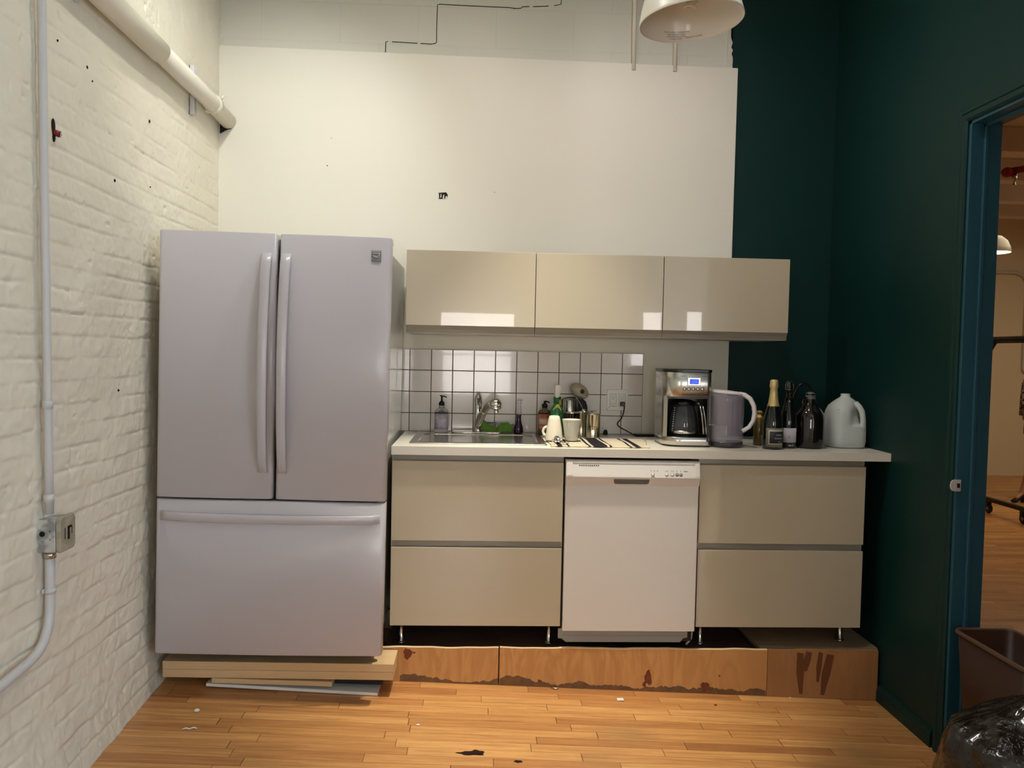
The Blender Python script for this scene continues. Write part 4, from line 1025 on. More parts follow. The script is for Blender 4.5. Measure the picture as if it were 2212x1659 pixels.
# tins
def tin(cx, cy, r, h, label, group):
    c = (cx, cy, CT+.0065 if cy < .40 else Z0)
    t = thing('tin_canister', c, label, 'canister', group)
    P('tin_body', t, MB().lathe([(0, 0), (r-.002, 0), (r, .002), (r-.0008, .004), (r-.0008, h-.006), (r+.0008, h-.004), (r+.0012, h-.001), (r, h), (r-.0015, h-.001), (r-.002, h-.006), (r-.002, .004), (0, .003)], c, 48), M_tin)
    return t, c
t1, c1 = tin(.952, .468, .0415, .118, 'open tin canister with black lettering to the right of the white cup', None)
lt = wrap_text('lettering', 'Always\nHalf Full', .0135, c1, .0412, PI*1.5, c1[2]+.052, M_ink, t1)
tin(.905, .535, .036, .124, 'open tin canister standing behind the lettered one, in front of the black drink machine', None)
def spoon(name, pts, rad, bc, br, label, M):
    t = thing(name, bc, label, 'spoon')
    P('spoon_handle', t, MB().tube(pts, rad, 10, flat=(1.3, .7)), M_steel)
    P('bowl', t, MB().ball(bc, *br, 20, 12, M=M), M_chrome)
spoon('spoon', [(.864, .470, 1.006), (.874, .472, .998), (.890, .476, .972), (.905, .48, .945)], [.0025, .002, .002, .003], (.912, .480, .9305), (.011, .010, .017), 'long handled spoon leaning on the tin rims, handle pointing up left', Matrix.Rotation(math.radians(-30), 4, 'Y'))
spoon('measuring_spoon', [(.928, .50, .9268), (.945, .515, .9275), (.962, .53, .928)], [.0035, .003, .003], (.968, .535, .931), (.016, .012, .004), 'small dark spoon lying across the rims of the tins', Matrix.Rotation(.2, 4, 'Z'))
t = thing('measuring_cup', (.742, .115, ZT), 'small metal measuring cup lying on the towel in front of the mug', 'measuring cup')
RM = Matrix.Rotation(math.radians(35), 4, 'Y') @ Matrix.Rotation(math.radians(28), 4, 'X')
P('cup_bowl', t, MB().lathe([(0, -.012), (.012, -.012), (.017, -.006), (.019, .004), (.0205, .004), (.018, -.008), (.013, -.0135), (0, -.0135)], (.744, .118, CT+.024), 28, M=RM), M_chrome)
P('handle', t, MB().tube([(.758, .108, CT+.016), (.772, .095, CT+.013), (.790, .085, CT+.012)], [.004, .005, .006], 10, flat=(1.6, .4)), M_steel)
P('hanging_tab', t, MB().prism([(.716, CT+.013), (.716, CT+.030), (.731, CT+.020)], 1, .112, .1135), M_steel)

# ---------------- coffee maker
t = thing('coffee_maker', (1.35, .22, CT), 'tall stainless steel and black drip coffee maker with blue display', 'coffee maker')
def cm_plan(x0, x1, y0, y1, rl, rr_, n=8):
    pts = [(x0, y1), (x0, y0+rl)]
    for i in range(1, n+1): a = PI/2*i/n; pts.append((x0+rl-rl*math.cos(a), y0+rl*(1-math.sin(a))))
    for i in range(n+1): a = PI/2*i/n; pts.append((x1-rr_+rr_*math.sin(a), y0+rr_-rr_*math.cos(a)))
    pts.append((x1, y1)); return pts
cx0, cx1, cy0, cy1 = 1.236, 1.449, .108, .320
mb = MB(); mb.prism(cm_plan(cx0, cx1, cy0, cy1, .075, .02), 2, CT+.008, CT+.045, .0015, 1)
for f in mb.bm.faces: f.smooth = abs(f.normal.z) < .5
P('base_band', t, mb, M_steel)
mb = MB(); mb.prism(cm_plan(cx0+.002, cx1-.001, cy0+.002, cy1, .075, .02), 2, Z0, CT+.0082); P('base_foot', t, mb, M_black)
mb = MB(); mb.prism(cm_plan(cx0, cx1, cy0-.001, cy1, .075, .02), 2, CT+.232, CT+.345, .0015, 1)
for f in mb.bm.faces: f.smooth = abs(f.normal.z) < .5
hd = P('brew_head', t, mb, M_steel)
mb = MB(); mb.prism(cm_plan(cx0-.003, cx1+.003, cy0-.004, cy1+.002, .078, .022), 2, CT+.345, CT+.358, .004, 2); P('lid', t, mb, M_black)
mb = MB(); mb.prism([(cx0, cy1), (cx0, cy0+.072), (cx0+.004, cy0+.055), (cx0+.018, cy0+.038), (cx0+.018, cy1)], 2, CT+.045, CT+.232); P('side_column', t, mb, M_steel)
mb = MB(); mb.box(cx1-.010, cx1, cy0+.03, cy1, CT+.045, CT+.232); mb.box(cx0+.018, cx1-.010, cy1-.07, cy1, CT+.045, CT+.232); mb.box(cx0+.016, cx1-.008, cy0+.03, cy1-.07, CT+.222, CT+.232); P('cavity', t, mb, M_black)
mb = MB(); mb.lathe([(0, 0), (.065, 0), (.068, .004), (.066, .008), (0, .008)], (1.345, .190, CT+.045), 32); P('hot_plate', t, mb, M_black)
cc = (1.342, .185, CT+.055)
mb = MB(); mb.lathe([(0, 0), (.058, 0), (.066, .01), (.066, .04), (.060, .085), (.050, .120), (.048, .140), (.046, .140), (.048, .118), (.058, .084), (.063, .04), (.063, .012), (0, .004)], cc, 36); cf = P('carafe', t, mb, mat('smoked_glass', (.25, .26, .28, 1), .03, trans=.85))
mb = MB(); mb.lathe([(.0640, .004), (.0672, .004), (.0676, .018), (.0645, .018)], cc, 36, closed=True); P('carafe_band', cf, mb, M_steel)
mb = MB(); mb.lathe([(0, .138), (.051, .138), (.051, .152), (.030, .160), (0, .160)], cc, 30); P('carafe_lid', cf, mb, M_black)
mb = MB(); hp = [(1.378, .125, CT+.198), (1.392, .112, CT+.200), (1.400, .106, CT+.190), (1.408, .104, CT+.150), (1.416, .106, CT+.100), (1.420, .112, CT+.062)]
mb.tube(hp, [.011, .011, .012, .012, .012, .010], 12, flat=(1.1, .8)); hh = P('carafe_handle', cf, mb, M_black)
for dx in (-.0065, .0065):
    mb = MB(); mb.tube([(x+dx, y-.0085, z) for x, y, z in hp[2:]], .0028, 8); P('handle_strip', hh, mb, M_steel)
mb = MB()
for k in range(11): mb.ball((1.2865-.0009*k, .140, CT+.178-.0105*k), .002, .001, .0018, 6, 5)
P('level_marks', cf, mb, M_white_text)
yf = cy0-.001
mb = MB(); mb.box(1.333, 1.395, yf-.004, yf+.001, CT+.283, CT+.322, .003); dp = P('display_bezel', t, mb, M_badge_l)
mb = MB(); mb.box(1.344, 1.385, yf-.0052, yf-.003, CT+.291, CT+.314); P('display', dp, mb, mat('blue_display', lin(10, 40, 220), .2, emit=(lin(10, 40, 240), .45)))
mb = MB(); mb.box(1.350, 1.379, yf-.0056, yf-.0050, CT+.295, CT+.310); P('display_glow', dp, mb, mat('bright_blue_display', lin(30, 90, 255), .2, emit=(lin(30, 90, 255), .55)))
for x in (1.322, 1.3425, 1.363, 1.3835, 1.404):
    mb = MB(); mb.lathe([(0, .004), (.0062, .004), (.007, 0), (0, 0)], (x, yf, CT+.268), 16, M=Matrix.Rotation(PI/2, 4, 'X')); b_ = P('button', t, mb, M_badge_l)
    mb = MB(); mb.lathe([(.0072, .001), (.0088, .001), (.0088, 0), (.0072, 0)], (x, yf, CT+.268), 16, M=Matrix.Rotation(PI/2, 4, 'X'), closed=True); P('button_ring', b_, mb, M_ink)
mb = MB(); mb.tube([(1.301, yf-.0004, CT+.328), (1.330, yf-.0004, CT+.328)], .0009, 6); mb.tube([(1.401, yf-.0004, CT+.328), (1.428, yf-.0004, CT+.326), (1.430, yf-.0004, CT+.25), (1.426, yf-.0004, CT+.243), (1.32, yf-.0004, CT+.243), (1.308, yf-.0004, CT+.243)], .0007, 6); P('panel_line', hd, mb, M_ink)
mb = MB(); mb.tube([(1.31, .34, CT+.06), (1.30, .42, CT+.012), (1.32, .50, CT+.0165), (1.33, .56, CT+.0165)], .0035, 8); P('power_cable', t, mb, M_black)

# ---------------- white cup and black scoop half hidden behind the coffee maker
c = (1.510, .315, Z0)
t = thing('paper_cup', c, 'white cup mostly hidden between the coffee maker and the pitcher', 'cup')
P('cup_wall', t, MB().lathe([(0, 0), (.026, 0), (.027, .002), (.034, .085), (.0355, .086), (.0335, .0865), (.026, .004), (0, .003)], c, 28), M_ceramic)

# ---------------- pitcher
c = (1.537, .150, Z0)
t = thing('water_pitcher', c, 'clear filter pitcher with white lid and handle, full of water, right of the coffee maker', 'pitcher')
M_pw = mat('clear_pitcher_with_water', lin(176, 168, 184), .06, alpha=.42, coat=.8)
def ring(cx, cy, rx, ry, z, n=32, tilt=0): return [(cx+rx*math.cos(2*PI*i/n), cy+ry*math.sin(2*PI*i/n), z+tilt*math.cos(2*PI*i/n)) for i in range(n)]
mb = MB(); mb.loft([ring(c[0], c[1], .066, .058, c[2]+.001), ring(c[0], c[1], .072, .064, c[2]+.012), ring(c[0], c[1], .075, .068, c[2]+.05), ring(c[0]-.001, c[1], .078, .070, c[2]+.22), ring(c[0]-.002, c[1], .080, .071, c[2]+.248, tilt=-.006)]); P('jug_body', t, mb, M_pw)
mb = MB(); mb.loft([ring(c[0], c[1], .068, .060, c[2]+.0002), ring(c[0], c[1], .0725, .0645, c[2]+.010), ring(c[0], c[1], .0745, .0665, c[2]+.026), ring(c[0], c[1], .0735, .0655, c[2]+.026)]); P('base_ring', t, mb, mat('dark_clear_base', lin(84, 78, 86), .1, trans=.4))
mb = MB(); mb.loft([ring(c[0]-.002, c[1], .081, .072, c[2]+.247, tilt=-.006), ring(c[0]-.002, c[1], .082, .073, c[2]+.254, tilt=-.007), ring(c[0]-.004, c[1], .060, .052, c[2]+.262, tilt=-.006), ring(c[0]-.004, c[1], .02, .018, c[2]+.264, tilt=-.002)]); P('lid', t, mb, M_pitcher_l)
mb = MB(); hp = [(1.580, .118, 1.052), (1.602, .105, 1.048), (1.624, .095, 1.032), (1.640, .090, 1.000), (1.645, .090, .965), (1.640, .092, .930), (1.624, .096, .902), (1.606, .102, .888), (1.596, .106, .882)]
mb.tube(hp, [.015, .015, .015, .0145, .014, .0135, .013, .013, .014], 14, flat=(1.0, .75)); P('handle', t, mb, M_pitcher_l)
mb = MB(); mb.loft([ring(c[0]-.005, c[1], .055, .05, c[2]+.10), ring(c[0]-.005, c[1], .064, .057, c[2]+.13), ring(c[0]-.003, c[1], .070, .062, c[2]+.235)]); P('filter_reservoir', t, mb, mat('grey_reservoir', lin(150, 140, 152), .25, alpha=.55))
# gold topped bottle behind
c = (1.722, .235, Z0)
t = thing('gold_topped_bottle', c, 'small amber bottle with a gold foil top between the pitcher and the champagne', 'bottle')
P('bottle', t, MB().lathe([(0, 0), (.024, 0), (.027, .004), (.027, .09), (.020, .115), (.014, .125), (0, .125)], c, 24), mat('amber_bottle_glass', lin(110, 84, 30), .1, trans=.35, coat=.5))
mb = MB(); pts = []
mb.lathe([(0, 0), (.017, 0), (.019, .012), (.012, .024), (.018, .036), (.008, .044), (0, .043)], (c[0], c[1], c[2]+.122), 9, smooth=False); P('foil_top', t, mb, M_brass_leaf)
mb = MB(); arc_label(mb, c, .0275, PI*1.5, PI*1.95, c[2]+.01, c[2]+.05, 8); P('label', t, mb, mat('dull_gold_label', lin(120, 104, 70), .5))
# champagne
c = (1.734, .097, Z0)
t = thing('champagne_bottle', c, 'champagne bottle with pale gold foil neck and dark framed label', 'bottle')
bprof = [(0, .004), (.02, 0), (.040, 0), (.0445, .004), (.0445, .115), (.043, .135), (.037, .160), (.0285, .190), (.022, .212), (.0175, .245), (.0150, .285), (.0165, .290), (.0165, .298), (.0150, .300), (0, .300)]
P('bottle', t, MB().lathe(bprof, c, 40), M_bottle)
P('foil', t, MB().lathe([(.0262, .200), (.0228, .213), (.0184, .246), (.0158, .278), (.0190, .283), (.0195, .296), (.0178, .302), (.0185, .310), (.015, .317), (.008, .319), (0, .319)], c, 28), mat('pale_gold_foil', lin(204, 184, 128), .38, metal=.35, bump=(150, .3, .001)))
P('foil_band', t, MB().lathe([(.0275, .196), (.0282, .1965), (.0270, .203), (.0264, .203)], c, 28, closed=True), M_brass_leaf)
mb = MB(); arc_label(mb, c, .0448, PI*1.17, PI*1.93, c[2]+.012, c[2]+.098, 20); lb = P('label', t, mb, M_label_g)
mb = MB(); arc_label(mb, c, .0455, PI*1.27, PI*1.93, c[2]+.024, c[2]+.088, 20); P('label_frame', lb, mb, mat('silver_frame', lin(206, 200, 176), .4))
mb = MB(); arc_label(mb, c, .0462, PI*1.30, PI*1.92, c[2]+.028, c[2]+.084, 20); P('label_centre', lb, mb, M_label_d)
wrap_text('lettering', 'CREMANT', .0078, c, .0472, PI*1.62, c[2]+.064, M_white_text, lb)
wrap_text('lettering', 'BOURGOGNE', .0078, c, .0472, PI*1.62, c[2]+.049, M_white_text, lb)
wrap_text('lettering', 'brut', .0066, c, .0472, PI*1.62, c[2]+.034, M_white_text, lb)
# second bottle
c = (1.830, .155, Z0)
t = thing('wine_bottle', c, 'dark sparkling wine bottle with plain pale label right behind the champagne', 'bottle')
P('bottle', t, MB().lathe([(r*.93, z*1.0) for r, z in bprof[:-5]] + [(.0165, .245), (.0150, .270), (.0172, .276), (.0172, .290), (.0145, .296), (.0165, .306), (.010, .311), (0, .311)], c, 40), M_bottle)
mb = MB(); arc_label(mb, c, .0420, PI*1.22, PI*1.72, c[2]+.027, c[2]+.094, 14); lb = P('label', t, mb, M_label_w)
mb = MB(); mb.tube([(1.8165, c[1]-.0435, c[2]+.045), (1.820, c[1]-.0437, c[2]+.052), (1.818, c[1]-.0437, c[2]+.058)], .0010, 6); P('label_squiggle', lb, mb, M_ink)
wrap_text('lettering', 'BRUT', .010, c, .0424, PI*1.5, c[2]+.010, M_white_text, lb)
# wire cage on the stopper
mb = MB()
for k in range(4):
    a = PI/4+k*PI/2; mb.tube([(c[0]+.019*math.cos(a), c[1]+.019*math.sin(a), c[2]+.272), (c[0]+.0195*math.cos(a), c[1]+.0195*math.sin(a), c[2]+.292), (c[0]+.010*math.cos(a), c[1]+.010*math.sin(a), c[2]+.313)], .0008, 6)
mb.tube([(c[0]+.019*math.cos(a), c[1]+.019*math.sin(a), c[2]+.272) for a in [2*PI*i/16 for i in range(16)]], .0008, 6, cyc=True); P('wire_cage', t, mb, M_steel)
# growler
c = (1.936, .165, Z0)
t = thing('glass_growler', c, 'fat dark brown glass jug between the wine bottles and the milk jug', 'jug')
P('jug_glass', t, MB().lathe([(0, .004), (.03, 0), (.058, 0), (.066, .008), (.068, .02), (.068, .135), (.065, .155), (.052, .178), (.034, .200), (.024, .222), (.0205, .245), (.0225, .248), (.0225, .254), (.019, .256), (0, .256)], c, 44), M_amber)
mb = MB(); mb.lathe([(.0235, .222), (.0225, .236), (.0215, .255), (.008, .262), (0, .262)], c, 24); P('cap', t, mb, mat('clear_grey_cap', lin(120, 120, 116), .3, trans=.4))
mb = MB(); a0 = (c[0]-.022, c[1]-.012, c[2]+.236); mb.tube([a0, (c[0]-.038, c[1]-.018, c[2]+.232), (c[0]-.046, c[1]-.02, c[2]+.216), (c[0]-.044, c[1]-.02, c[2]+.200), (c[0]-.036, c[1]-.018, c[2]+.190)], .0048, 10); P('finger_loop', t, mb, M_amber)
# kettle
c = (1.990, .37, Z0)
t = thing('kettle', c, 'black kettle with an arched handle hidden behind the brown jug', 'kettle')
P('kettle_body', t, MB().lathe([(0, 0), (.070, 0), (.076, .006), (.078, .05), (.070, .11), (.050, .155), (.035, .168), (0, .172)], c, 40), M_black)
P('lid_knob', t, MB().lathe([(0, .17), (.006, .17), (.005, .178), (.011, .186), (.009, .194), (0, .196)], c, 20), M_black)
mb = MB(); mb.tube([(c[0]+.066*math.cos(a), c[1], c[2]+.12+.175*math.sin(a)) for a in [PI*i/18 for i in range(1, 18)]], .006, 10); P('handle', t, mb, M_black)
mb = MB(); mb.tube([(c[0]-.065, c[1]-.01, c[2]+.06), (c[0]-.090, c[1]-.015, c[2]+.09), (c[0]-.100, c[1]-.02, c[2]+.13), (c[0]-.112, c[1]-.02, c[2]+.155)], [.014, .011, .008, .007], 12); P('spout', t, mb, M_black)
mb = MB(); mb.ball((c[0]-.07, c[1]-.028, c[2]+.128), .001, .001, .001, 6, 5); P('spout_rivet', t, mb, M_chrome)
# milk jug (clear gallon of water)
c = (2.131, .222, Z0)
t = thing('plastic_gallon_jug', c, 'translucent plastic gallon jug without cap at the far end of the worktop', 'jug')
def sq(cx, cy, w, z, n=40, p=4.0, cut=0.0):
    R_ = []
    for i in range(n):
        a = 2*PI*i/n; ca_, sa = math.cos(a), math.sin(a); r = w/((abs(ca_)**p+abs(sa)**p)**(1/p))
        if cut > 0:
            d = abs(((a-math.radians(-52)+PI) % (2*PI))-PI)
            k = max(0, 1-(d/.80)**2); r *= 1-cut*k
        R_.append((cx+r*ca_, cy+r*sa, z))
    return R_
z = c[2]
mb = MB(); mb.loft([sq(c[0], c[1], .070, z), sq(c[0], c[1], .080, z+.006), sq(c[0], c[1], .084, z+.03), sq(c[0], c[1], .084, z+.095), sq(c[0], c[1], .0825, z+.108, cut=.03), sq(c[0], c[1], .082, z+.118, cut=.34), sq(c[0], c[1], .081, z+.15, cut=.46), sq(c[0], c[1], .079, z+.175, p=3, cut=.44), sq(c[0], c[1], .072, z+.195, p=2.6, cut=.25), sq(c[0], c[1], .056, z+.214, p=2.2, cut=.05),
    sq(c[0], c[1], .036, z+.230, p=2), sq(c[0], c[1], .024, z+.238, p=2), sq(c[0], c[1], .0225, z+.242, p=2), sq(c[0], c[1], .0205, z+.247, p=2), sq(c[0], c[1], .022, z+.254, p=2), sq(c[0], c[1], .0195, z+.2545, p=2), sq(c[0], c[1], .018, z+.235, p=2), sq(c[0], c[1], .003, z+.233, p=2)])
M_milk = mat('translucent_jug_plastic', lin(218, 222, 216), .35, trans=.25, ior=1.2, coat=.1)
P('jug_body', t, mb, M_milk)
hd_ = math.radians(-52); ux, uy = math.cos(hd_), math.sin(hd_)
mb = MB(); mb.tube([(c[0]+ux*r_, c[1]+uy*r_, z+h) for r_, h in ((.050, .212), (.068, .196), (.082, .175), (.088, .150), (.090, .125), (.090, .104), (.080, .095))], [.016, .016, .0155, .0145, .0145, .016, .016], 14, flat=(1, .85)); P('jug_handle', t, mb, M_milk)
P('moulded_ring', t, MB().lathe([(.0085, 0), (.0095, .002), (.0105, 0)], (c[0]-.058, c[1]-.066, z+.176), 18, M=Matrix.Rotation(PI*.38, 4, 'X')), M_milk)
#@@PART4
# ================================================================== PENDANT LAMP
SCL = 1.115
def pendant(PC, tilt, label, lit, zc=ZC):
    t = thing('pendant_lamp', PC, label, 'lamp', 'white dome pendant lamps')
    T_ = Matrix.Rotation(math.radians(tilt), 4, 'Y') @ Matrix.Scale(SCL, 4)
    sh = [(.170, 0), (.1715, -.001), (.173, .001), (.172, .006), (.163, .045), (.150, .085), (.128, .120), (.095, .145), (.055, .160), (.035, .170), (.033, .20), (.0, .202)]
    inn = [(.0, .155), (.050, .155), (.090, .139), (.122, .115), (.144, .082), (.158, .043), (.1675, .004)]
    P('shade', t, MB().lathe(sh[::-1] + [(.170, 0)] + inn[::-1], PC, 64, M=T_), M_pend_o)
    P('rim_bead', t, MB().tube([T_ @ Vector((.1710*math.cos(a), .1710*math.sin(a), .0)) + PC for a in [2*PI*i/64 for i in range(64)]], .0025, 8, cyc=True), M_pend_o)
    mb = MB(); pts = []
    for i in range(90):
        a = i*.28; r = .021-.004*(i/90)**3; pts.append(T_ @ Vector((r*math.cos(a), r*math.sin(a), .118-.00085*i)) + PC)
    mb.tube(pts, .0058, 10); P('spiral_bulb', t, mb, M_lit if lit else M_unlit)
    P('socket', t, MB().lathe([(0, .12), (.024, .12), (.022, .155), (0, .155)], PC, 20, M=T_), M_white)
    P('cord', t, MB().tube([PC+Vector((-.016, 0, .22)), PC+Vector((-.02, 0, .5)), PC+Vector((-.02, 0, zc-PC.z))], .004, 8), M_white)
    P('ceiling_rose', t, MB().lathe([(0, -.03), (.05, -.03), (.06, 0), (0, 0)], (PC.x-.02, PC.y, zc), 24), M_white)
    return t, T_
M_unlit = mat('white_bulb_glass', lin(228, 220, 200), .3)
M_lit = mat('lit_spiral_bulb', lin(255, 244, 220), .5, emit=(lin(255, 240, 205), 6))
PC = Vector((1.142, -.50, 2.468))
t, T_ = pendant(PC, -4.5, 'cream dome pendant lamp, unlit, its open underside showing at the top of the photo', False)
M_pr = mat('grey_print', lin(70, 62, 60), .7)
def shade_print(body, a_mid, h, size):
    """small print inside the far rim of the shade"""
    cu = bpy.data.curves.new('print', 'FONT'); cu.body = body; cu.size = size; cu.align_x = 'CENTER'
    o = bpy.data.objects.new('print', cu); COL.objects.link(o); dg = bpy.context.evaluated_depsgraph_get(); dg.update()
    me = bpy.data.meshes.new_from_object(o.evaluated_get(dg)); bpy.data.objects.remove(o)
    for v in me.vertices:
        z = h + v.co.y*.97; R_ = .1675-(z-.004)*.243-.0012; a = a_mid - v.co.x/.16
        v.co = T_ @ Vector((R_*math.cos(a), R_*math.sin(a), z))
    me.materials.clear(); me.materials.append(M_pr)
    o = bpy.data.objects.new('lettering', me); COL.objects.link(o); o.parent = t
for body, h in (('MIN 90 C SUPPLY CONDUCTORS', .028), ('MAX 100 WATT TYPE A', .021), ('USE IN DRY LOCATIONS', .014), ('E 12345  LISTED', .007)): shade_print(body, PI/2+.05, h, .0062)
shade_print('MADE IN CHINA', PI/2-.33, .009, .0075)

# ================================================================== LIGHT SWITCH-LIKE STRIKE ON THE DOOR LINING
t = thing('door_strike', (2.225, DY0-.006, .742), 'small pale metal strike plate with black slot on the doorway edge', 'strike plate')
mb = MB()
pts = [(2.206, .742), (2.208, .755), (2.214, .763), (2.222, .765), (2.2475, .765), (2.2475, .720), (2.222, .720), (2.214, .722), (2.208, .730)]
mb.prism(pts, 1, DY0-.024, DY0-.018, .001, 1); pl = P('plate', t, mb, mat('satin_nickel', lin(206, 200, 200), .35, metal=.3))
mb = MB(); mb.box(2.2315, 2.2435, DY0-.0247, DY0-.0238, .734, .751); P('latch_hole', t, mb, M_blackm)
mb = MB(); mb.ball((2.233, DY0-.0238, .7265), .002, .0008, .002, 8, 6); P('screw', t, mb, M_kick)

# ================================================================== WASTEBASKET AND RUBBISH BAG
t = thing('wastebasket', (2.33, -.76, floor_z(2.33)), 'open brown plastic wastebasket standing in the doorway', 'wastebasket')
M_bin = mat('dark_brown_plastic', lin(54, 30, 18), .45)
zf = -.338
def rrb(e, z, r=.03): return rr(2.216+e, 2.440-e, -.950+e*1.2, -.556-e*1.2, r, z, 5)
mb = MB(); mb.loft([rrb(.03, zf+.001), rrb(.0, .195), rrb(.006, .195), rrb(.035, zf+.012)]); P('bin_wall', t, mb, M_bin)
mb = MB(); mb.loft([rrb(-.004, .186), rrb(-.007, .193), rrb(-.004, .202), rrb(.004, .200), rrb(.004, .190), rrb(-.004, .186)], caps=False); P('rim', t, mb, mat('worn_brown_rim', lin(92, 68, 52), .45))
BX, BY = 2.035, -1.215
nb = MB(); b = bmesh.new(); bmesh.ops.create_icosphere(b, subdivisions=6, radius=1)
from mathutils import noise
for v in b.verts:
    n_ = v.co.normalized(); a = math.atan2(n_.y, n_.x)
    rp = 1 + .05*noise.noise(n_*2.2) + .045*abs(noise.noise(Vector((a*2.2, n_.z*2.5, 3)))) + .016*abs(noise.noise(n_*9)) + .010*abs(noise.noise(Vector((a*9, n_.z*4, 7))))
    p = Vector((n_.x*.245, n_.y*.235, n_.z*.29))*rp
    tt = max(0, n_.z-.55)/.45
    p.x *= 1-.35*tt; p.y *= 1-.35*tt
    v.co = Vector((BX+p.x+.06*tt, BY+p.y, max(-.06+p.z, floor_z(BX+p.x)+.002)))
for f in b.faces: f.smooth = True
nb._add(b)
M_bag = mat('smoky_clear_bin_bag', lin(26, 18, 9), .22, coat=.7, bump=(16, 1.0, .025), alpha=.82, coat_rough=.12)
t = thing('rubbish_bag', (BX, BY, floor_z(BX)), 'full smoky clear plastic rubbish bag slumped in front of the brown wastebasket', 'bag')
P('bag_film', t, nb, M_bag)
mb = MB(); mb.lathe([(0, .18), (.035, .18), (.022, .205), (.03, .235), (.05, .262), (.03, .27), (0, .262)], (BX+.055, BY, .02), 14); P('knotted_top', t, mb, M_bag)
for k in range(14):
    r_ = random.Random(k); a = r_.uniform(0, 6.28); q = r_.uniform(.02, .14)
    mb = MB(); s_ = r_.uniform(.03, .07); mb.box(-s_, s_, -s_*.7, s_*.7, -s_*.3, s_*.3, .006)
    bmesh.ops.rotate(mb.bm, verts=list(mb.bm.verts), cent=(0, 0, 0), matrix=Euler((r_.uniform(0, 3), r_.uniform(0, 3), a)).to_matrix())
    bmesh.ops.translate(mb.bm, verts=list(mb.bm.verts), vec=(BX+q*math.cos(a), BY+q*math.sin(a), r_.uniform(-.20, .06)))
    P('crumpled_refuse', t, mb, mat('refuse_%d' % k, lin(*r_.choice([(150, 140, 130), (90, 60, 40), (40, 38, 36), (170, 166, 160), (110, 90, 60)])), .6))

# ================================================================== FLOOR BITS
def bit(name, x, y, rx, ry, rz, m, label, cat, rot=0):
    z = floor_z(x); mb = MB(); mb.ball((0, 0, 0), rx, ry, rz, 10, 7)
    for v in mb.bm.verts: v.co *= 1+.25*noise.noise(v.co*300+Vector((x*50, y*50, 0))); v.co.z = max(v.co.z+rz*.8, .0004)
    bmesh.ops.rotate(mb.bm, verts=list(mb.bm.verts), cent=(0, 0, 0), matrix=Matrix.Rotation(rot, 3, 'Z'))
    o = obj(name, mb, m, None, label, cat); o.location = (x, y, z+.0004)
M_crumb = mat('white_crumb', lin(232, 226, 212), .7)
bit('crumb', -.711, -.36, .011, .009, .007, M_crumb, 'round white crumb on the floor in front of the refrigerator near the brick wall', 'crumb')
bit('plaster_flake', .162, -.401, .008, .005, .003, M_crumb, 'small white flake on the floor below the gap between refrigerator and cabinets', 'flake')
mb = MB(); mb.tube([(-.714, -.506, .003), (-.70, -.500, .005), (-.688, -.503, .003), (-.674, -.495, .005), (-.660, -.499, .003)], [.002, .004, .003, .004, .002], 8, flat=(1.2, .6))
o = obj('paper_curl', mb, M_crumb, None, 'curled white paper scrap on the floor near the brick wall', 'paper scrap'); o.location = (0, 0, floor_z(-.69))
mb = MB(); mb.prism([(1.006, -.112), (1.036, -.112), (1.035, -.088), (1.008, -.089)], 2, .0005, .0035)
o = obj('paper_scrap', mb, M_crumb, None, 'small square white paper scrap on the floor in front of the dishwasher', 'paper scrap'); o.location = (0, 0, floor_z(1.02)+.001)
mb = MB(); mb.tube([(.725, -.008, .006), (.737, -.018, .004), (.752, -.020, .004), (.757, -.012, .005), (.748, -.006, .005)], .0028, 8)
o = obj('wire_loop', mb, M_steel, None, 'little loop of metal wire at the foot of the long plywood strip', 'wire'); o.location = (0, 0, floor_z(.74)+.0012)
bit('crumb', 1.44, -.115, .006, .004, .003, mat('brown_crumb', lin(110, 70, 40), .7), 'tiny brown crumb on the floor right of the square paper scrap', 'crumb')
bit('crumb', 1.815, -.012, .005, .004, .003, M_crumb, 'tiny white crumb at the foot of the browner plywood strip', 'crumb')
for (x, w) in ((1.01-.27, .006), (1.03-.265, .007)):
    pass
# knot hole stains set into the floor boards
M_burn = mat('burnt_floor_knot', lin(52, 30, 20), .6)
for (x, y, rx, ry) in ((.372, -.600, .050, .014), (.393, -.592, .028, .018), (.545, -.645, .016, .009)):
    mb = MB(); pts = []
    for i in range(22):
        a = 2*PI*i/22; r_ = 1+.18*math.sin(5*a+x*30)+.1*math.sin(11*a); pts.append((x+rx*r_*math.cos(a), y+ry*r_*math.sin(a)))
    f_ = mb.bm.faces.new([mb.bm.verts.new((px, py, floor_z(px)+.0006)) for px, py in pts]); bmesh.ops.solidify(mb.bm, geom=[f_], thickness=.0004)
    obj('floor_knot', mb, M_burn, bpy.data.objects['floor'])

# ================================================================== NEXT ROOM: RACK, MANNEQUIN, LAMP, FAN, PIPES
ZN = -.346
t = thing('clothes_rack', (5.75, 4.4, ZN), 'black rolling clothes rack seen through the doorway', 'clothes rack')
M_ = M_rack
x_ = 5.72
mb = MB(); mb.box(x_-.03, x_+.03, 3.45, 4.62, ZN+.125, ZN+.165, .006); P('base_bar', t, mb, M_)
mb = MB(); mb.tube([(x_, 3.3, 1.47), (x_, 4.75, 1.47)], .022, 14); mb.tube([(x_, 3.3, 1.44), (x_, 4.75, 1.44)], .018, 12); P('hanging_rail', t, mb, M_)
mb = MB(); mb.tube([(x_, 4.42, 1.44), (x_, 4.75, 1.06)], .026, 12); P('brace', t, mb, M_)
mb = MB(); mb.tube([(x_, 4.60, ZN+.15), (x_, 4.75, 1.44)], .02, 12); P('post', t, mb, M_)
mb = MB(); mb.tube([(x_, 4.0, 1.494), (x_, 3.4, 1.494)], .004, 8); P('rail_clip', t, mb, M_badge_l)
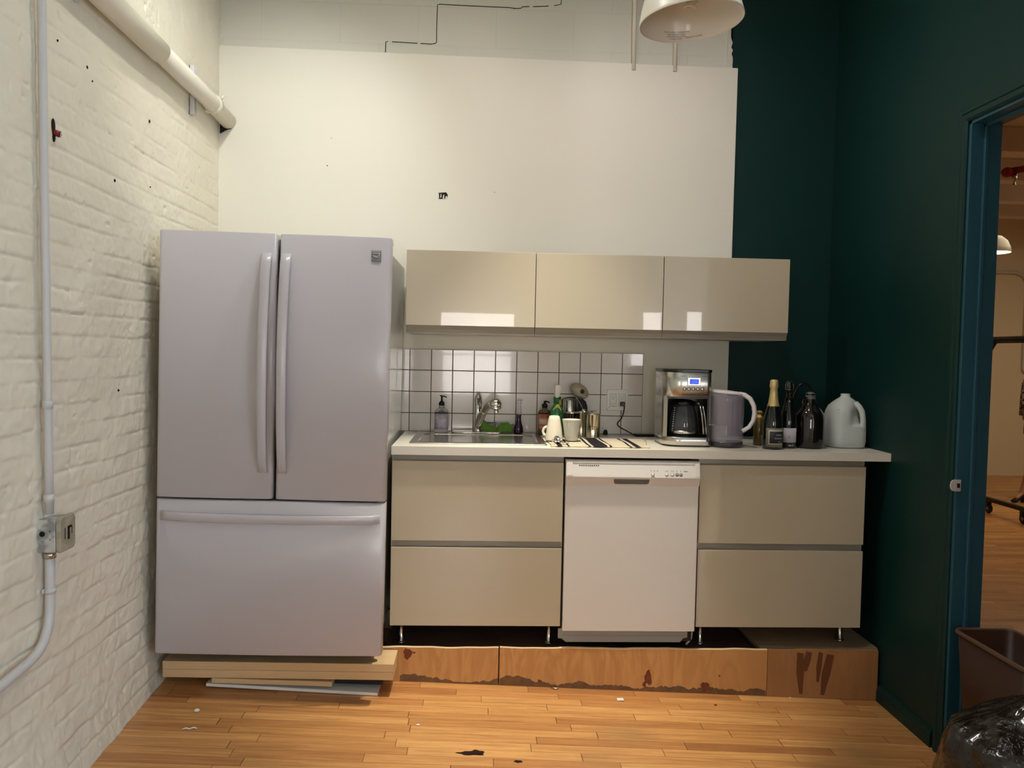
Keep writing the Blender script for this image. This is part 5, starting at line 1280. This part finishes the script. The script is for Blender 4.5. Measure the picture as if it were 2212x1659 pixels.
for y in (4.40, 3.88, 3.5):
    mb = MB(); mb.lathe([(0, -.014), (.045, -.014), (.05, -.008), (.05, .008), (.045, .014), (0, .014)], (x_, y, ZN+.0505), 24, M=Matrix.Rotation(PI/2, 4, 'Y')); w_ = P('caster', t, mb, M_)
    mb = MB(); mb.lathe([(0, -.016), (.018, -.016), (.018, .016), (0, .016)], (x_, y, ZN+.0505), 16, M=Matrix.Rotation(PI/2, 4, 'Y')); P('hub', w_, mb, M_kick)
    mb = MB(); mb.box(x_-.024, x_+.024, y-.012, y+.03, ZN+.075, ZN+.13, .004); P('caster_fork', w_, mb, M_)

# mannequin
MX, MY = 6.735, 5.05
t = thing('mannequin', (MX, MY, ZN), 'mannequin in a dark patterned dress and black block heels beyond the doorway', 'mannequin')
def skin_body(name, V, E_, Rr, m, parent, root):
    me = bpy.data.meshes.new(name); off = apos(parent)
    me.from_pydata([Vector(v)-off for v in V], E_, []); o = bpy.data.objects.new(name, me); COL.objects.link(o); o.parent = parent
    sk_ = o.modifiers.new('Skin', 'SKIN'); sk_.use_smooth_shade = True
    for i, r_ in enumerate(Rr): me.skin_vertices[0].data[i].radius = (r_ if isinstance(r_, tuple) else (r_, r_)); me.skin_vertices[0].data[i].use_root = (i == root)
    ss = o.modifiers.new('Sub', 'SUBSURF'); ss.levels = 2; ss.render_levels = 2
    me.materials.append(m); return o
z = ZN
V = [(MX+.02, MY, z+.98), (MX+.02, MY, z+1.12), (MX+.01, MY, z+1.28), (MX+.01, MY, z+1.42), (MX, MY, z+1.53), (MX-.01, MY, z+1.60), (MX-.02, MY, z+1.68), (MX-.01, MY, z+1.77),
     (MX-.17, MY-.03, z+1.43), (MX-.235, MY-.05, z+1.17), (MX-.255, MY-.09, z+.92),
     (MX+.19, MY+.03, z+1.43), (MX+.25, MY+.04, z+1.17), (MX+.27, MY+.0, z+.93),
     (MX-.08, MY-.01, z+.88), (MX-.105, MY-.04, z+.50), (MX-.185, MY-.02, z+.17), (MX-.215, MY-.03, z+.085), (MX-.30, MY-.05, z+.045),
     (MX+.11, MY+.01, z+.88), (MX+.12, MY+.02, z+.52), (MX+.13, MY+.07, z+.17), (MX+.12, MY+.06, z+.085), (MX+.05, MY+.03, z+.045)]
E_ = [(0, 1), (1, 2), (2, 3), (3, 4), (4, 5), (5, 6), (6, 7), (3, 8), (8, 9), (9, 10), (3, 11), (11, 12), (12, 13), (0, 14), (14, 15), (15, 16), (16, 17), (17, 18), (0, 19), (19, 20), (20, 21), (21, 22), (22, 23)]
Rr = [(.14, .11), (.115, .09), (.125, .095), (.12, .09), .05, .05, .09, .075, .052, .040, .030, .052, .040, .030, .085, .055, .036, .034, .022, .085, .055, .036, .034, .022]
skin_body('body', V, E_, Rr, M_skin, t, 0)
mb = MB(); rings = []
for (h, rx, ry, cx) in ((.76, .20, .165, .03), (.80, .205, .17, .03), (.98, .19, .15, .02), (1.12, .15, .12, .02), (1.28, .165, .125, .01), (1.40, .185, .12, .01), (1.47, .14, .10, .01), (1.50, .07, .07, 0)):
    rings.append([(MX+cx+rx*math.cos(2*PI*i/28)*(1+.03*math.sin(6*2*PI*i/28)*(1.3-min(h, 1.3))*2), MY+ry*math.sin(2*PI*i/28), z+h) for i in range(28)])
mb.loft(rings); dsk = P('dress', t, mb, M_fabric)
mb = MB(); mb.tube([(MX-.14, MY-.03, z+1.45), (MX-.20, MY-.04, z+1.32), (MX-.235, MY-.055, z+1.14), (MX-.25, MY-.08, z+.99)], [.07, .068, .058, .062], 16); P('sleeve', dsk, mb, M_fabric)
mb = MB(); mb.tube([(MX+.15, MY+.03, z+1.45), (MX+.21, MY+.04, z+1.32), (MX+.25, MY+.04, z+1.14), (MX+.265, MY+.0, z+.99)], [.07, .068, .058, .062], 16); P('sleeve', dsk, mb, M_fabric)
for (ax, ay) in ((-.215, -.03), (.12, .06)):
    mb = MB(); fx = MX+ax; fy = MY+ay
    mb.loft([[(fx-.125, fy-.02+.02*math.cos(a), z+.018+.012*math.sin(a)) for a in [2*PI*i/10 for i in range(10)]], [(fx-.08, fy-.012+.040*math.cos(a), z+.026+.024*math.sin(a)) for a in [2*PI*i/10 for i in range(10)]],
        [(fx-.02, fy-.004+.036*math.cos(a), z+.065+.034*math.sin(a)) for a in [2*PI*i/10 for i in range(10)]], [(fx+.035, fy+.036*math.cos(a), z+.105+.042*math.sin(a)) for a in [2*PI*i/10 for i in range(10)]], [(fx+.06, fy+.02*math.cos(a), z+.11+.035*math.sin(a)) for a in [2*PI*i/10 for i in range(10)]]])
    s_ = P('shoe', t, mb, M_blackm)
    mb = MB(); mb.prism([(fx+.005, z+.001), (fx+.052, z+.001), (fx+.060, z+.09), (fx-.005, z+.08)], 1, fy-.024, fy+.024, .004, 1); P('heel', s_, mb, M_blackm)

# lit pendant in the next room
LN = Vector((5.30, 3.9, 2.28))
t = thing('lit_pendant_lamp', LN, 'small glowing white dome pendant in the next room', 'lamp')
mb = MB(); mb.lathe([(.155, 0), (.157, .002), (.150, .05), (.125, .11), (.075, .155), (.03, .165), (0, .166), (0, .160), (.07, .150), (.120, .106), (.146, .05), (.153, 0)], LN, 40); P('shade', t, mb, M_pend_o)
M_bulb = mat('lit_bulb', lin(255, 236, 190), .5, emit=(lin(255, 226, 160), 14))
mb = MB(); mb.ball(LN+Vector((0, 0, .045)), .045, .045, .05, 20, 14); P('bulb', t, mb, M_bulb)
P('cord', t, MB().tube([LN+Vector((0, 0, .16)), Vector((LN.x, LN.y, NZ))], .005, 8), M_white)
# ceiling fan
FC = Vector((7.35, 5.2, 2.76))
t = thing('ceiling_fan', FC, 'white ceiling fan hanging below the beams of the next room', 'ceiling fan')
P('canopy', t, MB().lathe([(0, 0), (.05, 0), (.085, .05), (.09, .10), (0, .10)], (FC.x, FC.y, NZ-.1), 24), M_pitcher_l)
P('downrod', t, MB().tube([(FC.x, FC.y, FC.z+.1), (FC.x, FC.y, NZ-.09)], .018, 12), M_pitcher_l)
P('motor', t, MB().lathe([(0, -.06), (.06, -.06), (.13, -.03), (.15, .0), (.13, .035), (.07, .06), (.045, .12), (0, .13)], FC, 28), M_pitcher_l)
for k in range(4):
    a = .35+k*PI/2; mb = MB(); d_ = Vector((math.cos(a), math.sin(a), 0)); n2 = Vector((-math.sin(a), math.cos(a), 0))
    mb.loft([[FC+d_*.13+n2*s*w+Vector((0, 0, h-.01)) for s, h in ((-1, 0), (1, .012), (1, .020), (-1, .008))] for w in (.04,)] + [[FC+d_*r_+n2*s*w+Vector((0, 0, h-.01)) for s, h in ((-1, 0), (1, .012), (1, .020), (-1, .008))] for r_, w in ((.22, .06), (.60, .075), (.64, .05))], smooth=False)
    P('blade', t, mb, M_pitcher_l)
# red sprinkler pipe
t = thing('sprinkler_pipe', (5.2, 3.3, 2.9), 'red sprinkler pipe under the ceiling of the next room', 'pipe')
M_rp = mat('red_pipe_paint', lin(150, 40, 30), .4)
P('pipe_run', t, MB().tube([(4.95, 3.2, 2.885), (6.4, 2.0, 3.0)], .030, 14), M_rp)
P('pipe_elbow', t, MB().ball((4.93, 3.2, 2.875), .052, .045, .045, 16, 10), M_rp)
P('sprinkler_head', t, MB().lathe([(0, -.10), (.022, -.10), (.012, -.09), (.010, -.06), (.02, -.055), (.02, 0), (0, 0)], (4.985, 3.185, 2.86), 14), M_steel)
P('pipe_hanger', t, MB().tube([(6.0, 2.33, 3.0), (6.0, 2.33, NZ)], .006, 8), M_steel)
# brown rusty beam and conduits on the far wall
mb = MB(); mb.tube([(7.6, 6.2, 2.93), (9.6, 5.6, 3.14)], .06, 10); mb.box(8.9, 8.95, 5.75, 5.85, 3.1, NZ)
solid('rusty_ceiling_pipe', mb, wood_mat('rust_brown', lin(96, 66, 44), lin(130, 96, 64), lin(70, 48, 34), (1, 1, 1), 3), (8.6, 5.9, 3.1), 'rust brown pipe slung under the beams of the next room', 'pipe')
mb = MB(); mb.tube([(7.4, NY1-.03, 2.47), (7.75, NY1-.03, 2.47), (7.86, NY1-.03, 2.43), (7.92, NY1-.03, 2.33), (7.915, NY1-.03, 1.15), (7.93, NY1-.03, 1.12), (7.96, NY1-.03, 1.105), (8.12, NY1-.03, 1.10)], .022, 10)
solid('far_conduit', mb, M_conduit, (7.9, NY1-.03, 1.1), 'grey conduit bent round on the far wall of the next room', 'conduit')
mb = MB(); mb.tube([(8.18, NY1-.045, 3.3), (8.17, NY1-.045, 0.2)], .035, 12)
solid('far_conduit', mb, M_conduit, (8.17, NY1-.03, .2), 'thicker grey pipe straight down the far wall at the edge of the photo', 'pipe')

# ================================================================== LIGHTS
def area(name, loc, rot, sx, sy, power, col, spread=None):
    l_ = bpy.data.lights.new(name, 'AREA'); l_.shape = 'RECTANGLE'; l_.size = sx; l_.size_y = sy; l_.energy = power; l_.color = col
    if spread: l_.spread = spread
    o = bpy.data.objects.new(name, l_); COL.objects.link(o); o.location = loc; o.rotation_euler = rot; return o
def spot(name, loc, target, power, col, size, blend, rad):
    l_ = bpy.data.lights.new(name, 'SPOT'); l_.energy = power; l_.color = col; l_.spot_size = math.radians(size); l_.spot_blend = blend; l_.shadow_soft_size = rad
    o = bpy.data.objects.new(name, l_); COL.objects.link(o); o.location = loc
    o.rotation_euler = (Vector(target)-Vector(loc)).to_track_quat('-Z', 'Y').to_euler(); return o
def point(name, loc, power, col, rad):
    l_ = bpy.data.lights.new(name, 'POINT'); l_.energy = power; l_.color = col; l_.shadow_soft_size = rad
    o = bpy.data.objects.new(name, l_); COL.objects.link(o); o.location = loc; return o
WARM = (1.0, .80, .55); COOL = (.66, .80, 1.0)
for L_, lb in (((.74, -.34, 3.35), 'over the worktop'), ((.05, -.66, 3.35), 'over the right side of the refrigerator'), ((1.2, -.7, 3.35), 'over the right hand cabinets'), ((-.3, -.9, 3.35), 'turned towards the corner behind the refrigerator')):
    t = thing('ceiling_spotlight', L_, 'white ceiling spotlight out of shot, ' + lb, 'lamp', 'ceiling spotlights')
    V_ = Vector(L_)
    P('stem', t, MB().tube([V_+Vector((0, 0, .12)), (V_.x, V_.y, ZC)], .012, 10), M_white)
    P('can', t, MB().lathe([(.075, -.01), (.08, -.01), (.08, .08), (.03, .13), (0, .13), (0, .12), (.028, .12), (.075, .07)], L_, 28, closed=True), M_white)
spot('key_lamp', (.74, -.34, 3.34), (.66, -.10, -.3), 430, (1, .94, .80), 43, 1.0, .035)
spot('mid_lamp', (.05, -.66, 3.34), (.05, -.1, .6), 43, (1, .98, .86), 150, .9, .035)
spot('right_lamp', (1.2, -.7, 3.34), (1.2, -.1, .6), 54, (1, .94, .94), 150, .9, .035)
spot('corner_lamp', (-.3, -.9, 3.34), (-.75, .62, 1.8), 76, (.97, 1, .98), 70, 1.0, .035)
for w in WIN:
    area('window_daylight', ((w[0]+w[1])/2, YB-.10, (w[2]+w[3])/2), (PI/2, 0, 0), (w[1]-w[0])-.02, w[3]-w[2]-.02, 36*(w[1]-w[0])*(w[3]-w[2]), (.98, .92, .90))
area('fill_lamps', (1.6, -4.2, ZC-.06), (0, 0, 0), 3.0, 2.4, 6, (.9, .95, 1))
area('side_daylight', (XB-.02, (SW[0]+SW[1])/2, (SW[2]+SW[3])/2), (0, PI/2, 0), SW[3]-SW[2]-.1, SW[1]-SW[0]-.1, 122, (.54, .77, 1.0))
point('next_room_bulb', LN+Vector((0, 0, -.02)), 14, WARM, .05)
area('next_room_lamps', (7.0, 3.5, NZ-.26), (0, 0, 0), 3.0, 3.0, 54, (1.0, .86, .60))
wd = bpy.data.worlds.new('World'); SC.world = wd; wd.use_nodes = True
bg = wd.node_tree.nodes['Background']; bg.inputs['Color'].default_value = (.75, .86, 1.0, 1); bg.inputs['Strength'].default_value = 0.5

# the refrigerator leans a touch to the right on its boards
bpy.data.objects['refrigerator'].rotation_euler = (0, math.radians(.62), 0)

# ================================================================== CAMERA
yaw, pitch, roll = .04395558771, -.03977127376, .02047109750
C = Vector((.3724515, -3.4160003, 1.2194394))
cyw, syw, cpt, spt = math.cos(yaw), math.sin(yaw), math.cos(pitch), math.sin(pitch)
F = Vector((syw*cpt, cyw*cpt, spt)); Rv = Vector((cyw, -syw, 0)); U = Rv.cross(F)
R2 = math.cos(roll)*Rv + math.sin(roll)*U; U2 = -math.sin(roll)*Rv + math.cos(roll)*U
cam = bpy.data.cameras.new('camera'); co = bpy.data.objects.new('camera', cam); COL.objects.link(co)
co.matrix_world = Matrix(((R2.x, U2.x, -F.x, C.x), (R2.y, U2.y, -F.y, C.y), (R2.z, U2.z, -F.z, C.z), (0, 0, 0, 1)))
cam.sensor_width = 36; cam.lens = 1676.346*36/2212; cam.clip_start = .05
SC.camera = co
SC.view_settings.view_transform = 'Standard'; SC.view_settings.look = 'None'; SC.view_settings.gamma = 1; SC.view_settings.exposure = -0.06
SC.view_settings.use_curve_mapping = False
